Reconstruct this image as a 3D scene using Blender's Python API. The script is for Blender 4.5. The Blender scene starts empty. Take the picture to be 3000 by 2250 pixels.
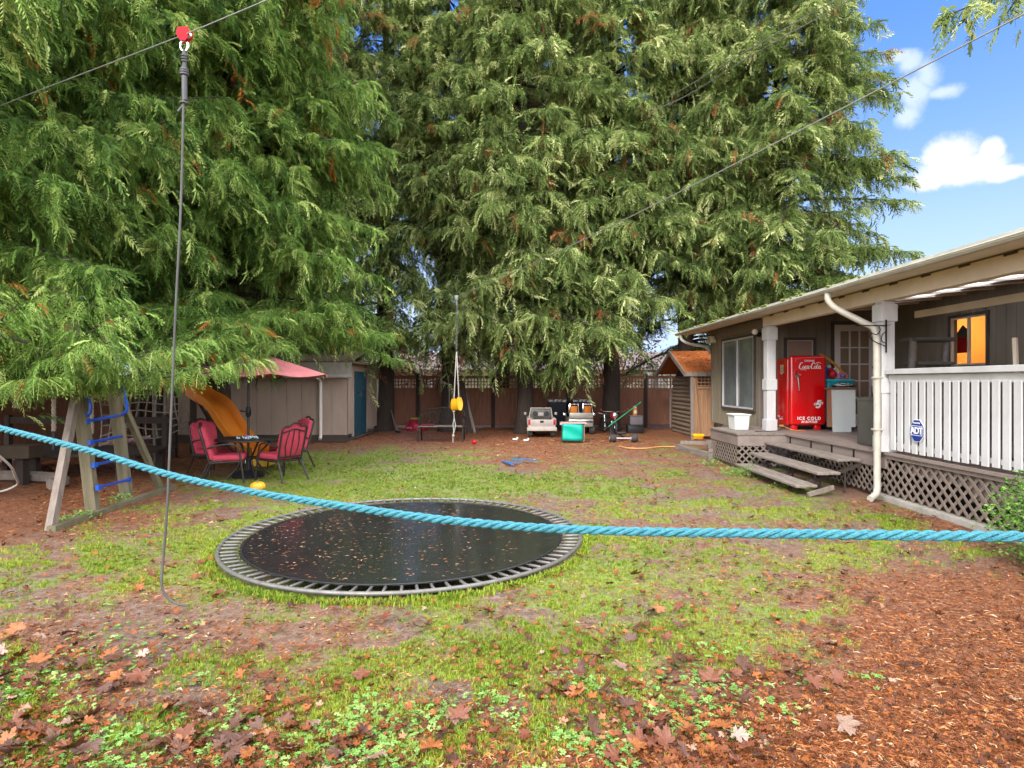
import bpy, bmesh, math, random
import numpy as np
from mathutils import Vector, Matrix
PI=math.pi
sc=bpy.context.scene
random.seed(7); rng=np.random.default_rng(11)
# ---------------------------------------------------------------- camera
F=1737.0; CH=1.6; HY=1120.0; CX=1500.0      # focal length and horizon in pixels of the 3000x2250 photograph
cam=bpy.data.cameras.new('camera'); camo=bpy.data.objects.new('camera',cam); sc.collection.objects.link(camo)
camo.location=(0,0,CH); camo.rotation_euler=(PI/2,0,0)
cam.sensor_width=36; cam.lens=F/3000*36; cam.shift_y=-(1125-HY)/3000; cam.clip_start=0.05; cam.clip_end=3000
sc.camera=camo
def W(px,py,Y): return Vector(((px-CX)/F*Y, Y, CH-(py-HY)/F*Y))
def G(px,py):
    Y=CH*F/(py-HY); return Vector(((px-CX)/F*Y, Y, 0))
# ---------------------------------------------------------------- view, sampling
sc.view_settings.view_transform='Standard'; sc.view_settings.look='None'; sc.view_settings.gamma=1; sc.view_settings.exposure=1.1
try: sc.view_settings.use_curve_mapping=False
except Exception: pass
sc.render.engine='CYCLES'
cy=sc.cycles; cy.max_bounces=5; cy.diffuse_bounces=3; cy.glossy_bounces=2; cy.transmission_bounces=4; cy.transparent_max_bounces=6
cy.use_denoising=True; cy.caustics_reflective=False; cy.caustics_refractive=False; cy.sample_clamp_indirect=6
# ---------------------------------------------------------------- sun and sky
SUN_EL=math.radians(34); SUN_AZ=math.radians(203)   # azimuth clockwise from +Y: behind the camera, to the left
sun=bpy.data.lights.new('sun','SUN'); suno=bpy.data.objects.new('sun',sun); sc.collection.objects.link(suno)
sd=Vector((math.sin(SUN_AZ)*math.cos(SUN_EL), math.cos(SUN_AZ)*math.cos(SUN_EL), math.sin(SUN_EL)))
suno.rotation_euler=sd.to_track_quat('Z','Y').to_euler(); suno.location=sd*50
sun.energy=2.0; sun.angle=math.radians(14); sun.color=(1,.96,.9)
world=bpy.data.worlds.new('World'); sc.world=world; world.use_nodes=True
nt=world.node_tree; nt.nodes.clear(); L=nt.links
def nd(t,**k):
    n=nt.nodes.new(t)
    for a,b in k.items(): setattr(n,a,b)
    return n
def mth(op,a,b=None,c=None,clamp=False):
    n=nd('ShaderNodeMath',operation=op,use_clamp=clamp)
    for i,v in enumerate((a,b,c)):
        if v is None: continue
        if isinstance(v,(int,float)): n.inputs[i].default_value=v
        else: L.new(v,n.inputs[i])
    return n.outputs[0]
def mixc(f,a,b):
    n=nd('ShaderNodeMix',data_type='RGBA')
    for s,v in ((n.inputs[0],f),(n.inputs[6],a),(n.inputs[7],b)):
        if isinstance(v,(int,float)): s.default_value=v
        elif isinstance(v,tuple): s.default_value=v
        else: L.new(v,s)
    return n.outputs[2]
def sstep(x,a,b):
    n=nd('ShaderNodeMapRange',interpolation_type='SMOOTHSTEP'); L.new(x,n.inputs[0]); n.inputs[1].default_value=a; n.inputs[2].default_value=b
    return n.outputs[0]
sky=nd('ShaderNodeTexSky',sky_type='NISHITA',sun_disc=False,sun_elevation=SUN_EL,sun_rotation=SUN_AZ,altitude=50,air_density=1.0,dust_density=0.6,ozone_density=1.8)
tc=nd('ShaderNodeTexCoord'); sp=nd('ShaderNodeSeparateXYZ'); L.new(tc.outputs['Generated'],sp.inputs[0])
dx,dy,dz=sp.outputs
noi=nd('ShaderNodeTexNoise'); noi.inputs['Scale'].default_value=17; noi.inputs['Detail'].default_value=8; noi.inputs['Roughness'].default_value=.62; L.new(tc.outputs['Generated'],noi.inputs['Vector'])
nz=noi.outputs['Fac']
def dotv(v):
    n=nd('ShaderNodeVectorMath',operation='DOT_PRODUCT'); L.new(tc.outputs['Generated'],n.inputs[0]); n.inputs[1].default_value=v; return n.outputs['Value']
def puff(az,el,ra,rb):
    az,el=math.radians(az),math.radians(el)
    t1=(math.cos(az),-math.sin(az),0); t2=(-math.sin(az)*math.sin(el),-math.cos(az)*math.sin(el),math.cos(el)); c=(math.sin(az)*math.cos(el),math.cos(az)*math.cos(el),math.sin(el))
    a=mth('DIVIDE',dotv(t1),ra); b=mth('DIVIDE',dotv(t2),rb)
    r=mth('SQRT',mth('ADD',mth('MULTIPLY',a,a),mth('MULTIPLY',b,b)))
    r=mth('ADD',r,mth('MULTIPLY',mth('LESS_THAN',dotv(c),0.0),9.0))
    return mth('SUBTRACT',1.0,r)
def cloud(puffs,soft,namp):
    m=None
    for p in puffs:
        v=puff(*p); m=v if m is None else mth('MAXIMUM',m,v)
    m=mth('ADD',m,mth('MULTIPLY',mth('SUBTRACT',nz,.5),namp))
    return sstep(m,0.0,soft)
# one long low cloud and one thin ragged one, given by compass direction and elevation
c1=cloud([(37.1,15.9,.062,.026),(36.5,17.2,.036,.028),(39.0,16.9,.017,.018),(35.1,15.5,.034,.017),(39.8,15.2,.030,.013)],.45,1.5)
c2=cloud([(34.3,22.0,.028,.030),(35.0,22.9,.018,.028),(33.0,24.7,.028,.010),(33.9,24.1,.017,.018),(35.9,21.6,.026,.010),(33.6,20.5,.02,.018)],.9,2.6)
col=nd('ShaderNodeMix',data_type='RGBA',blend_type='MULTIPLY'); col.inputs[0].default_value=1; L.new(sky.outputs[0],col.inputs[6]); col.inputs[7].default_value=(1,1,1,1)
base=col.outputs[2]
SK=.085
# clear blue that deepens with height, over the physical sky
grad=mixc(sstep(dz,.05,.55),(3.0,4.7,7.7,1),(.80,2.2,6.6,1))
base=mixc(.88,base,grad)
white=(9.0,9.2,9.6,1)
hz=sstep(dz,.36,.0)
base=mixc(mth('MULTIPLY',hz,.62),base,(5.0,5.9,7.6,1))
base=mixc(mth('MULTIPLY',c1,.96),base,(5.7,6.0,6.5,1))
base=mixc(mth('MULTIPLY',c2,.75),base,(5.2,5.9,7.2,1))
# unseen bright cloud deck overhead and behind the camera, added to light the trees
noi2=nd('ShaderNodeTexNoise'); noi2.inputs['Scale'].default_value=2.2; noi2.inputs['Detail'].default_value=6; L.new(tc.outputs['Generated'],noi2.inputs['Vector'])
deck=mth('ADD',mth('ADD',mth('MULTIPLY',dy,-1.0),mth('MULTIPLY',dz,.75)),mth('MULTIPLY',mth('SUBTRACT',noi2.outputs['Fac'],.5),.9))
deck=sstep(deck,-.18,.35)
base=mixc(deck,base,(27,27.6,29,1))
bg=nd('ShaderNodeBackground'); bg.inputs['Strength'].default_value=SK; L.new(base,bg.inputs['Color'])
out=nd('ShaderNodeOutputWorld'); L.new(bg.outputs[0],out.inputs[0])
# ---------------------------------------------------------------- helpers
def vnoise(x,y,seed=0):
    xi=np.floor(x).astype(np.int64); yi=np.floor(y).astype(np.int64); fx=x-xi; fy=y-yi
    fx=fx*fx*(3-2*fx); fy=fy*fy*(3-2*fy)
    def h(a,b):
        n=(a*374761393+b*668265263+seed*974634777)&0x7fffffff
        n=((n^(n>>13))*1274126177)&0x7fffffff
        n=n^(n>>16)
        return (n&0xffff)/65535.0
    return (h(xi,yi)*(1-fx)+h(xi+1,yi)*fx)*(1-fy)+(h(xi,yi+1)*(1-fx)+h(xi+1,yi+1)*fx)*fy
def fbm(x,y,s,seed=0,o=4):
    r=0;a=.5;t=0
    for i in range(o): r=r+a*vnoise(x*s,y*s,seed+i); t+=a; a*=.5; s*=2.03
    return r/t
MATS={}
def mat(name,c1,c2=None,rough=.7,scale=8.0,stretch=(1,1,1),bump=0.0,metal=0.0,spec=.3,detail=6,trans=0,emit=None,coat=0,obj=True,contrast=.5,subs=0,bscale=None):
    if name in MATS: return MATS[name]
    m=bpy.data.materials.new(name); m.use_nodes=True; t=m.node_tree; b=t.nodes['Principled BSDF']
    b.inputs['Roughness'].default_value=rough; b.inputs['Metallic'].default_value=metal; b.inputs['Specular IOR Level'].default_value=spec
    if coat: b.inputs['Coat Weight'].default_value=coat; b.inputs['Coat Roughness'].default_value=.08
    if trans: b.inputs['Transmission Weight'].default_value=trans
    if c2 is None: c2=tuple(v*.78 for v in c1)
    tcn=t.nodes.new('ShaderNodeTexCoord'); mp=t.nodes.new('ShaderNodeMapping'); mp.inputs['Scale'].default_value=stretch
    t.links.new(tcn.outputs['Object'],mp.inputs[0])
    n=t.nodes.new('ShaderNodeTexNoise'); n.inputs['Scale'].default_value=scale; n.inputs['Detail'].default_value=detail; n.inputs['Roughness'].default_value=.62
    t.links.new(mp.outputs[0],n.inputs['Vector'])
    r=t.nodes.new('ShaderNodeMapRange'); r.inputs[1].default_value=.5-contrast*.5; r.inputs[2].default_value=.5+contrast*.5; t.links.new(n.outputs['Fac'],r.inputs[0])
    mx=t.nodes.new('ShaderNodeMix'); mx.data_type='RGBA'; mx.inputs[6].default_value=(*c1,1); mx.inputs[7].default_value=(*c2,1)
    t.links.new(r.outputs[0],mx.inputs[0]); t.links.new(mx.outputs[2],b.inputs['Base Color'])
    rr=t.nodes.new('ShaderNodeMapRange'); rr.inputs[3].default_value=max(0,rough-.08); rr.inputs[4].default_value=min(1,rough+.1); t.links.new(n.outputs['Fac'],rr.inputs[0]); t.links.new(rr.outputs[0],b.inputs['Roughness'])
    if bump:
        n2=t.nodes.new('ShaderNodeTexNoise'); n2.inputs['Scale'].default_value=bscale or scale*3; n2.inputs['Detail'].default_value=5; t.links.new(mp.outputs[0],n2.inputs['Vector'])
        bp=t.nodes.new('ShaderNodeBump'); bp.inputs['Strength'].default_value=bump; bp.inputs['Distance'].default_value=.02
        t.links.new(n2.outputs['Fac'],bp.inputs['Height']); t.links.new(bp.outputs[0],b.inputs['Normal'])
    if emit: b.inputs['Emission Color'].default_value=(*emit[:3],1); b.inputs['Emission Strength'].default_value=emit[3]
    MATS[name]=m; return m
def leafmat(name,ramp,rough=.5,transl=.3):
    m=bpy.data.materials.new(name); m.use_nodes=True; t=m.node_tree; b=t.nodes['Principled BSDF']
    at=t.nodes.new('ShaderNodeAttribute'); at.attribute_name='tint'
    cr=t.nodes.new('ShaderNodeValToRGB'); e=cr.color_ramp.elements
    e[0].position=ramp[0][0]; e[0].color=(*ramp[0][1],1); e[1].position=ramp[-1][0]; e[1].color=(*ramp[-1][1],1)
    for p,c in ramp[1:-1]:
        k=e.new(p); k.color=(*c,1)
    t.links.new(at.outputs['Fac'],cr.inputs[0]); t.links.new(cr.outputs[0],b.inputs['Base Color'])
    b.inputs['Roughness'].default_value=rough; b.inputs['Specular IOR Level'].default_value=.14
    if transl:
        tr=t.nodes.new('ShaderNodeBsdfTranslucent'); ms=t.nodes.new('ShaderNodeMixShader'); ms.inputs[0].default_value=transl
        t.links.new(cr.outputs[0],tr.inputs[0]); t.links.new(b.outputs[0],ms.inputs[1]); t.links.new(tr.outputs[0],ms.inputs[2])
        t.links.new(ms.outputs[0],t.nodes['Material Output'].inputs[0])
    MATS[name]=m; return m
def tag(o,label=None,cat=None,group=None,kind=None):
    if label: o['label']=label
    if cat: o['category']=cat
    if group: o['group']=group
    if kind: o['kind']=kind
    return o
def thing(name,loc,label,cat,group=None,rz=0):
    o=bpy.data.objects.new(name,None); sc.collection.objects.link(o); o.empty_display_size=.1
    o.location=loc; o.rotation_euler=(0,0,rz); o['_o']=0
    del o['_o']; return tag(o,label,cat,group)
def wloc(p):
    v=Vector((0,0,0))
    while p: v+=Vector(p.location); p=p.parent
    return v
def link_mesh(name,me,parent=None,label=None):
    o=bpy.data.objects.new(name,me); sc.collection.objects.link(o)
    if parent: o.parent=parent
    if label: o['label']=label
    return o
def np_mesh(name,V,T,material,tint=None,k=3,smooth=False):
    me=bpy.data.meshes.new(name); V=np.asarray(V,dtype=np.float32); T=np.asarray(T,dtype=np.int32).reshape(-1,k)
    me.vertices.add(len(V)); me.vertices.foreach_set('co',V.ravel())
    me.loops.add(T.size); me.loops.foreach_set('vertex_index',T.ravel())
    me.polygons.add(len(T)); me.polygons.foreach_set('loop_start',np.arange(0,T.size,k,dtype=np.int32))
    if smooth: me.polygons.foreach_set('use_smooth',np.ones(len(T),dtype=bool))
    if tint is not None:
        a=me.attributes.new('tint','FLOAT','POINT'); a.data.foreach_set('value',np.asarray(tint,dtype=np.float32))
    me.materials.append(material); me.update(calc_edges=True); return me
def frame_of(d,up=Vector((0,0,1))):
    d=Vector(d).normalized(); s=d.cross(up)
    if s.length<1e-4: s=d.cross(Vector((0,1,0)))
    s.normalize(); return d,s,s.cross(d)
class MB:
    def __init__(s): s.v=[];s.f=[];s.sm=[]
    def add(s,vs,fs,sm=False):
        n=len(s.v); s.v+= [tuple(p) for p in vs]; s.f+=[tuple(i+n for i in f) for f in fs]; s.sm+=[sm]*len(fs); return s
    def box(s,x0,x1,y0,y1,z0,z1):
        return s.add([(x0,y0,z0),(x1,y0,z0),(x1,y1,z0),(x0,y1,z0),(x0,y0,z1),(x1,y0,z1),(x1,y1,z1),(x0,y1,z1)],
          [(0,3,2,1),(4,5,6,7),(0,1,5,4),(1,2,6,5),(2,3,7,6),(3,0,4,7)])
    def rbox(s,x0,x1,y0,y1,z0,z1,r=.01,seg=2):
        bm=bmesh.new(); bmesh.ops.create_cube(bm,size=1)
        for v in bm.verts: v.co=Vector(((x0+x1)/2+v.co.x*(x1-x0),(y0+y1)/2+v.co.y*(y1-y0),(z0+z1)/2+v.co.z*(z1-z0)))
        bmesh.ops.bevel(bm,geom=bm.edges[:],offset=r,segments=seg,affect='EDGES',profile=.5)
        bm.verts.ensure_lookup_table(); vs=[v.co.copy() for v in bm.verts]; fs=[tuple(v.index for v in f.verts) for f in bm.faces]; bm.free()
        return s.add(vs,fs,seg>1)
    def bar(s,p0,p1,w,h,up=(0,0,1),r=0):
        p0,p1=Vector(p0),Vector(p1); d,sx,uz=frame_of(p1-p0,Vector(up)); vs=[]
        for p in (p0,p1):
            for a,b in ((-1,-1),(1,-1),(1,1),(-1,1)): vs.append(p+sx*(a*w/2)+uz*(b*h/2))
        return s.add(vs,[(3,2,1,0),(4,5,6,7),(0,1,5,4),(1,2,6,5),(2,3,7,6),(3,0,4,7)])
    def tube(s,pts,r,n=8,cap=True,closed=False):
        pts=[Vector(p) for p in pts]; m=len(pts); rs=r if isinstance(r,(list,tuple)) else [r]*m
        vs=[];fs=[]; ref=None
        for i,p in enumerate(pts):
            if closed: d=pts[(i+1)%m]-pts[i-1]
            else: d=pts[min(i+1,m-1)]-pts[max(i-1,0)]
            if d.length<1e-9: d=Vector((0,0,1))
            d.normalize()
            if ref is None: ref=Vector((0,0,1)) if abs(d.z)<.9 else Vector((1,0,0))
            a=(ref-d*ref.dot(d)); 
            if a.length<1e-5: a=d.orthogonal()
            a.normalize(); ref=a; b=d.cross(a)
            for k in range(n):
                t=2*PI*k/n; vs.append(p+(a*math.cos(t)+b*math.sin(t))*rs[i])
        for i in range(m if closed else m-1):
            j=(i+1)%m
            for k in range(n):
                k2=(k+1)%n; fs.append((i*n+k,i*n+k2,j*n+k2,j*n+k))
        if cap and not closed: fs.append(tuple(range(n-1,-1,-1))); fs.append(tuple((m-1)*n+k for k in range(n)))
        return s.add(vs,fs,True)
    def lathe(s,prof,c=(0,0,0),n=20,axis='z'):
        vs=[];fs=[]
        for r,z in prof:
            for k in range(n):
                t=2*PI*k/n; q=(r*math.cos(t),r*math.sin(t),z)
                if axis=='x': q=(z,q[0],q[1])
                if axis=='y': q=(q[0],z,q[1])
                vs.append((c[0]+q[0],c[1]+q[1],c[2]+q[2]))
        for i in range(len(prof)-1):
            for k in range(n):
                k2=(k+1)%n; fs.append((i*n+k,i*n+k2,(i+1)*n+k2,(i+1)*n+k))
        fs.append(tuple(range(n-1,-1,-1))); m=len(prof)-1; fs.append(tuple(m*n+k for k in range(n)))
        return s.add(vs,fs,True)
    def ball(s,c,r,n=12,sz=1):
        pr=[(max(1e-4,r*math.sin(PI*i/n)),-r*sz*math.cos(PI*i/n)) for i in range(n+1)]
        return s.lathe(pr,c,n=n+4)
    def prism(s,poly,origin,u,v,w,th):
        o,u,v,w=Vector(origin),Vector(u),Vector(v),Vector(w); n=len(poly)
        a=[o+u*x+v*y for x,y in poly]; b=[p+w*th for p in a]
        return s.add(a+b,[tuple(range(n-1,-1,-1)),tuple(range(n,2*n))]+[(i,(i+1)%n,n+(i+1)%n,n+i) for i in range(n)])
    def build(s,name,m,parent=None,label=None,local=False):
        me=bpy.data.meshes.new(name); off=Vector((0,0,0)) if local else wloc(parent)
        me.from_pydata([tuple(Vector(p)-off) for p in s.v],[],s.f); me.materials.append(m)
        me.polygons.foreach_set('use_smooth',np.array(s.sm,dtype=bool)); me.update()
        bm=bmesh.new(); bm.from_mesh(me); bmesh.ops.recalc_face_normals(bm,faces=bm.faces); bm.to_mesh(me); bm.free()
        if any(s.sm): 
            try: me.set_sharp_from_angle(angle=math.radians(38))
            except Exception: pass
        return link_mesh(name,me,parent,label)
def spline(pts,n=8):
    P=[Vector(p) for p in pts]; P=[P[0]*2-P[1]]+P+[P[-1]*2-P[-2]]; o=[]
    for i in range(1,len(P)-2):
        for k in range(n):
            t=k/n; a,b,c,d=P[i-1],P[i],P[i+1],P[i+2]
            o.append(.5*((2*b)+(-a+c)*t+(2*a-5*b+4*c-d)*t*t+(-a+3*b-3*c+d)*t**3))
    o.append(P[-2]); return o
def text_mesh(name,body,size,m,parent,origin,u,v,bold=.02,shear=0,space=1,sx=1,th=.002,align='CENTER'):
    c=bpy.data.curves.new(name,'FONT'); c.body=body; c.size=size; c.align_x=align; c.shear=shear; c.space_character=space; c.offset=bold*size; c.extrude=th/2; c.resolution_u=3
    o=bpy.data.objects.new('tmp',c); sc.collection.objects.link(o); dg=bpy.context.evaluated_depsgraph_get(); me=bpy.data.meshes.new_from_object(o.evaluated_get(dg)); bpy.data.objects.remove(o)
    u=Vector(u).normalized(); v=Vector(v).normalized(); w=u.cross(v); off=wloc(parent); og=Vector(origin)-off
    for q in me.vertices: q.co=og+u*(q.co.x*sx)+v*q.co.y+w*q.co.z
    me.materials.clear(); me.materials.append(m); me.name=name
    return link_mesh(name,me,parent)
# ---------------------------------------------------------------- ground
TR=Vector((-1.07,6.11,0)); TRR=1.765
ROWS=[1240,1290,1340,1390,1440,1500,1560,1640,1720,1800,1880,1960,2050,2150,2250]
GM="""0000000000000000
0000000012210000
0001686413332000
0002799854443100
0013688876556200
0015776532357300
0256600044245710
4566555566323662
6653456656653100
6531222357874100
3211132577885100
4444556767642000
5555666665310000
4556555443100000
3344444321100000"""
LM="""9999999999999999
9999999999999999
9998202585556899
9996100134434799
9983110112222589
9873111123222489
8532111112322279
3332222233444336
2345322233346899
2333332222235899
4433333332224999
4443333333357999
3332222233457999
4433333444799999
6654444556899999"""
CM="""0000000000000000
0000000000000000
0000000000000000
0000000000000000
0000000000000000
0000000000000000
0000000000000000
0000000000000000
0000000000000000
0010000000000000
0220000000000000
5610011001332000
6531123335752000
3323565457731000
2332444334310000"""
def rast(s): return np.array([[int(c) for c in r] for r in s.split()],dtype=float)/9
GMa,LMa,CMa=rast(GM),rast(LM),rast(CM)
def lookup(A,x,y):
    y=np.maximum(y,.5); px=CX+x/y*F; py=HY+CH*F/y
    c=np.clip(px/200,0,14.999); r=np.interp(py,ROWS,np.arange(len(ROWS))); r=np.clip(r,0,len(ROWS)-1.001)
    ci=c.astype(int); ri=r.astype(int); fc=c-ci; fr=r-ri
    return (A[ri,ci]*(1-fc)+A[ri,ci+1]*fc)*(1-fr)+(A[ri+1,ci]*(1-fc)+A[ri+1,ci+1]*fc)*fr
def warp(x,y):
    return x+(fbm(x,y,1.6,5)-.5)*.7*np.clip(y/5,.4,1.4), y+(fbm(x,y,1.6,9)-.5)*.7*np.clip(y/5,.4,1.4)
def grassmap(x,y):
    wx,wy=warp(x,y); g=lookup(GMa,wx,wy); n=fbm(x,y,2.3,21)*.6+fbm(x,y,8,22)*.4
    return np.clip((g-.10)*1.2+(n-.52)*3.3*np.clip(g*3,0,1),0,1)*(g>.02)
def littermap(x,y):
    wx,wy=warp(x,y); g=lookup(LMa,wx,wy); n=fbm(x,y,2.9,31)
    return np.clip(g+(n-.5)*1.1*(1-g),0,1)
def clovermap(x,y):
    wx,wy=warp(x,y); g=lookup(CMa,wx,wy); n=fbm(x,y,3.1,41)
    return np.clip((g*.9-.12+(n-.52)*2.6)*.8,0,1)*(g>.03)
def gz(x,y):
    d=np.hypot(x-TR.x,y-TR.y)
    z=(fbm(x,y,.9,51)-.5)*.05+(fbm(x,y,7,52)-.5)*.018
    z=z*np.clip((y-1)/2,.3,1)
    rim=np.clip((d-1.66)/.12,0,1)
    return np.where(d<1.83,-.16*(1-rim)+z*np.clip((d-1.78)/.05,0,1),z)
xs=np.concatenate([[-400,-200,-90,-45,-25,-18],np.arange(-13,-5,.12),np.arange(-5,5.5,.05),np.arange(5.5,10,.15),[13,18,25,45,90,200,400]])
ys=np.concatenate([[-300,-100,-30,-8,-2,.4,1.2],np.arange(1.8,9,.045),np.arange(9,23,.11),[24,28,40,70,120,250,700]])
X,Y=np.meshgrid(xs,ys); x=X.ravel(); y=Y.ravel(); Z=gz(x,y)
far=np.clip((np.abs(x)-14)/4,0,1); far=np.maximum(far,np.clip((y-22)/2,0,1)); Z=Z*(1-far)
V=np.stack([x,y,Z],1); nx,ny=len(xs),len(ys)
I=np.arange(nx*ny).reshape(ny,nx); T=np.stack([I[:-1,:-1],I[:-1,1:],I[1:,1:],I[1:,:-1]],-1).reshape(-1,4)
gm=bpy.data.materials.new('wet_soil_and_moss'); gm.use_nodes=True
def ground_material():
    t=gm.node_tree; b=t.nodes['Principled BSDF']; Lk=t.links.new
    def N(ty,**k):
        n=t.nodes.new(ty)
        for a,c in k.items(): setattr(n,a,c)
        return n
    def noise(sc_,det=6,r=.6,st=(1,1,1)):
        mp=N('ShaderNodeMapping'); mp.inputs['Scale'].default_value=st; Lk(tcg.outputs['Object'],mp.inputs[0])
        n=N('ShaderNodeTexNoise'); n.inputs['Scale'].default_value=sc_; n.inputs['Detail'].default_value=det; n.inputs['Roughness'].default_value=r; Lk(mp.outputs[0],n.inputs['Vector']); return n.outputs['Fac']
    def mix(f,a,c):
        n=N('ShaderNodeMix',data_type='RGBA')
        for s_,v in ((n.inputs[0],f),(n.inputs[6],a),(n.inputs[7],c)):
            if isinstance(v,(int,float)): s_.default_value=v
            elif isinstance(v,tuple): s_.default_value=(*v,1)
            else: Lk(v,s_)
        return n.outputs[2]
    def mr(v,a,c,lo=0,hi=1):
        n=N('ShaderNodeMapRange'); Lk(v,n.inputs[0]); n.inputs[1].default_value=a; n.inputs[2].default_value=c; n.inputs[3].default_value=lo; n.inputs[4].default_value=hi; return n.outputs[0]
    tcg=N('ShaderNodeTexCoord')
    ag=N('ShaderNodeAttribute',attribute_name='grass').outputs['Fac']; al=N('ShaderNodeAttribute',attribute_name='litter').outputs['Fac']
    soil=mix(mr(noise(14),.38,.62),(.10,.064,.045),(.25,.19,.155))
    soil=mix(mr(noise(90,3),.45,.62),soil,(.12,.075,.05))
    lit=mix(mr(noise(55,5,.7,(1,1.8,1)),.4,.6),(.13,.04,.018),(.33,.115,.042))
    lit=mix(mr(noise(130,3,.6,(2,.7,1)),.55,.66),lit,(.40,.22,.12))
    lit=mix(mr(noise(2.3,3),.4,.75,0,.7),lit,(.17,.055,.022))
    gr=mix(mr(noise(30,6,.7),.35,.65),(.10,.12,.025),(.24,.26,.06))
    gr=mix(mr(noise(9,5),.5,.72,0,.8),gr,(.13,.09,.05)); gr=mix(mr(noise(3,3),.4,.65,0,.7),gr,(.17,.25,.035))
    lit=mix(mr(noise(17,5,.75),.50,.68),lit,(.06,.024,.014)); lit=mix(mr(noise(23,5,.75,(1.3,1,1)),.55,.70),lit,(.50,.25,.12)); soil=mix(mr(noise(21,5,.75),.54,.7),soil,(.07,.035,.022)); soil=mix(mr(noise(26,4,.7,(1,1.4,1)),.56,.7),soil,(.34,.27,.22))
    c=mix(al,soil,lit); c=mix(mr(ag,.15,.7),c,gr); Lk(c,b.inputs['Base Color'])
    Lk(mr(noise(6,4),.35,.7,.42,.85),b.inputs['Roughness'])
    bp=N('ShaderNodeBump'); bp.inputs['Strength'].default_value=.9; bp.inputs['Distance'].default_value=.03
    h=noise(60,6,.75); Lk(h,bp.inputs['Height']); Lk(bp.outputs[0],b.inputs['Normal'])
ground_material()
me=np_mesh('ground',V,T,gm,k=4,smooth=True)
for nm,fn in (('grass',grassmap),('litter',littermap)):
    a=me.attributes.new(nm,'FLOAT','POINT'); vals=fn(x,y); 
    if nm=='grass': vals=np.where((y>22)|(np.abs(x)>14),.5,vals)
    a.data.foreach_set('value',vals.astype(np.float32))
tag(link_mesh('ground',me),'lawn of moss, mud and brown cedar litter',kind='structure')
# ---- scatter helper: template verts (n,3), tris; instance arrays
def scatter(name,tmpls,P,Rm,S,tint,material,parent=None,label=None,off=(0,0,0)):
    k=len(tmpls); Vs=[];Ts=[];Ns=[];base=0; N=len(P); pick=rng.integers(0,k,N)
    for i,(tv,tt) in enumerate(tmpls):
        idx=np.where(pick==i)[0]
        if not len(idx): continue
        v=np.einsum('nij,vj->nvi',Rm[idx],tv)*S[idx][:,None,None] if S.ndim==1 else np.einsum('nij,nvj->nvi',Rm[idx],tv[None]*S[idx][:,None,:])
        v=v+P[idx][:,None,:]; n=len(tv)
        Vs.append(v.reshape(-1,3)); Ts.append((tt[None]+ (np.arange(len(idx))*n)[:,None,None]+base).reshape(-1,3)); base+=n*len(idx)
        Ns.append(np.repeat(tint[idx],n))
    return np_mesh(name,np.concatenate(Vs)-np.array(off),np.concatenate(Ts),material,np.concatenate(Ns))
def rotz(a):
    c,s=np.cos(a),np.sin(a); z=np.zeros_like(a); o=np.ones_like(a)
    return np.stack([np.stack([c,-s,z],-1),np.stack([s,c,z],-1),np.stack([z,z,o],-1)],-2)
def rotx(a):
    c,s=np.cos(a),np.sin(a); z=np.zeros_like(a); o=np.ones_like(a)
    return np.stack([np.stack([o,z,z],-1),np.stack([z,c,-s],-1),np.stack([z,s,c],-1)],-2)
def samples(n,fmap,near=1.9,farY=14.5,p=1.0,xr=1.02):
    """points on the ground seen by a wide lens, thinning with distance"""
    u=rng.random(n); iy=(1/near**p)*(1-u)+(1/farY**p)*u; yy=iy**(-1/p); xx=(rng.random(n)*2-1)*yy*xr
    k=rng.random(n)<fmap(xx,yy); xx,yy=xx[k],yy[k]
    k=(np.hypot(xx-TR.x,yy-TR.y)>1.74)&(xx<4.1+.0*yy); k|=(yy<8)&(xx<4.95)&(np.hypot(xx-TR.x,yy-TR.y)>1.74)
    return xx[k],yy[k]
def blade_t(nb,seed):
    r=random.Random(seed); v=[];t=[]
    for i in range(nb):
        a=r.random()*2*PI; h=r.uniform(.5,1.0); ln=r.uniform(.2,.8); w=r.uniform(.045,.075); bx,by=r.uniform(-.35,.35),r.uniform(-.35,.35)
        dx_,dy_=math.cos(a),math.sin(a); sx_,sy_=-dy_*w,dx_*w; n=len(v)
        v+=[(bx-sx_,by-sy_,-.1),(bx+sx_,by+sy_,-.1),(bx+dx_*ln*.35-sx_*.8,by+dy_*ln*.35-sy_*.8,h*.65),(bx+dx_*ln*.35+sx_*.8,by+dy_*ln*.35+sy_*.8,h*.65),(bx+dx_*ln,by+dy_*ln,h*.95)]
        t+=[(n,n+1,n+3),(n,n+3,n+2),(n+2,n+3,n+4)]
    return np.array(v,float),np.array(t)
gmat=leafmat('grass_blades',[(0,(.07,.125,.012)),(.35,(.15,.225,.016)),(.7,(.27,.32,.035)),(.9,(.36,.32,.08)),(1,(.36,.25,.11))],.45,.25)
gx,gy=samples(165000,lambda a,b:np.clip(grassmap(a,b)*1.0,0,1)**1.7,p=1.2)
l2,k2=samples(60000,lambda a,b:np.clip(grassmap(a,b),0,1)**1.5,p=.3,farY=14.5,near=5); gx=np.concatenate([gx,l2]); gy=np.concatenate([gy,k2])
n=len(gx); sz=rng.uniform(.013,.030,n)*np.clip(.8+gy*.06,.85,1.7)
ra=rng.random(2600)*6.28; ra=ra[np.sin(ra)<rng.normal(-.1,.6,2600)]; rr_=1.80+np.abs(rng.normal(0,.05,len(ra))); gx=np.concatenate([gx,TR.x+rr_*np.cos(ra)]); gy=np.concatenate([gy,TR.y+rr_*np.sin(ra)]); n=len(gx); sz=np.concatenate([sz,rng.uniform(.03,.06,len(ra))])
tuft=fbm(gx,gy,1.5,61); sz*=.7+tuft*.8
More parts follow.
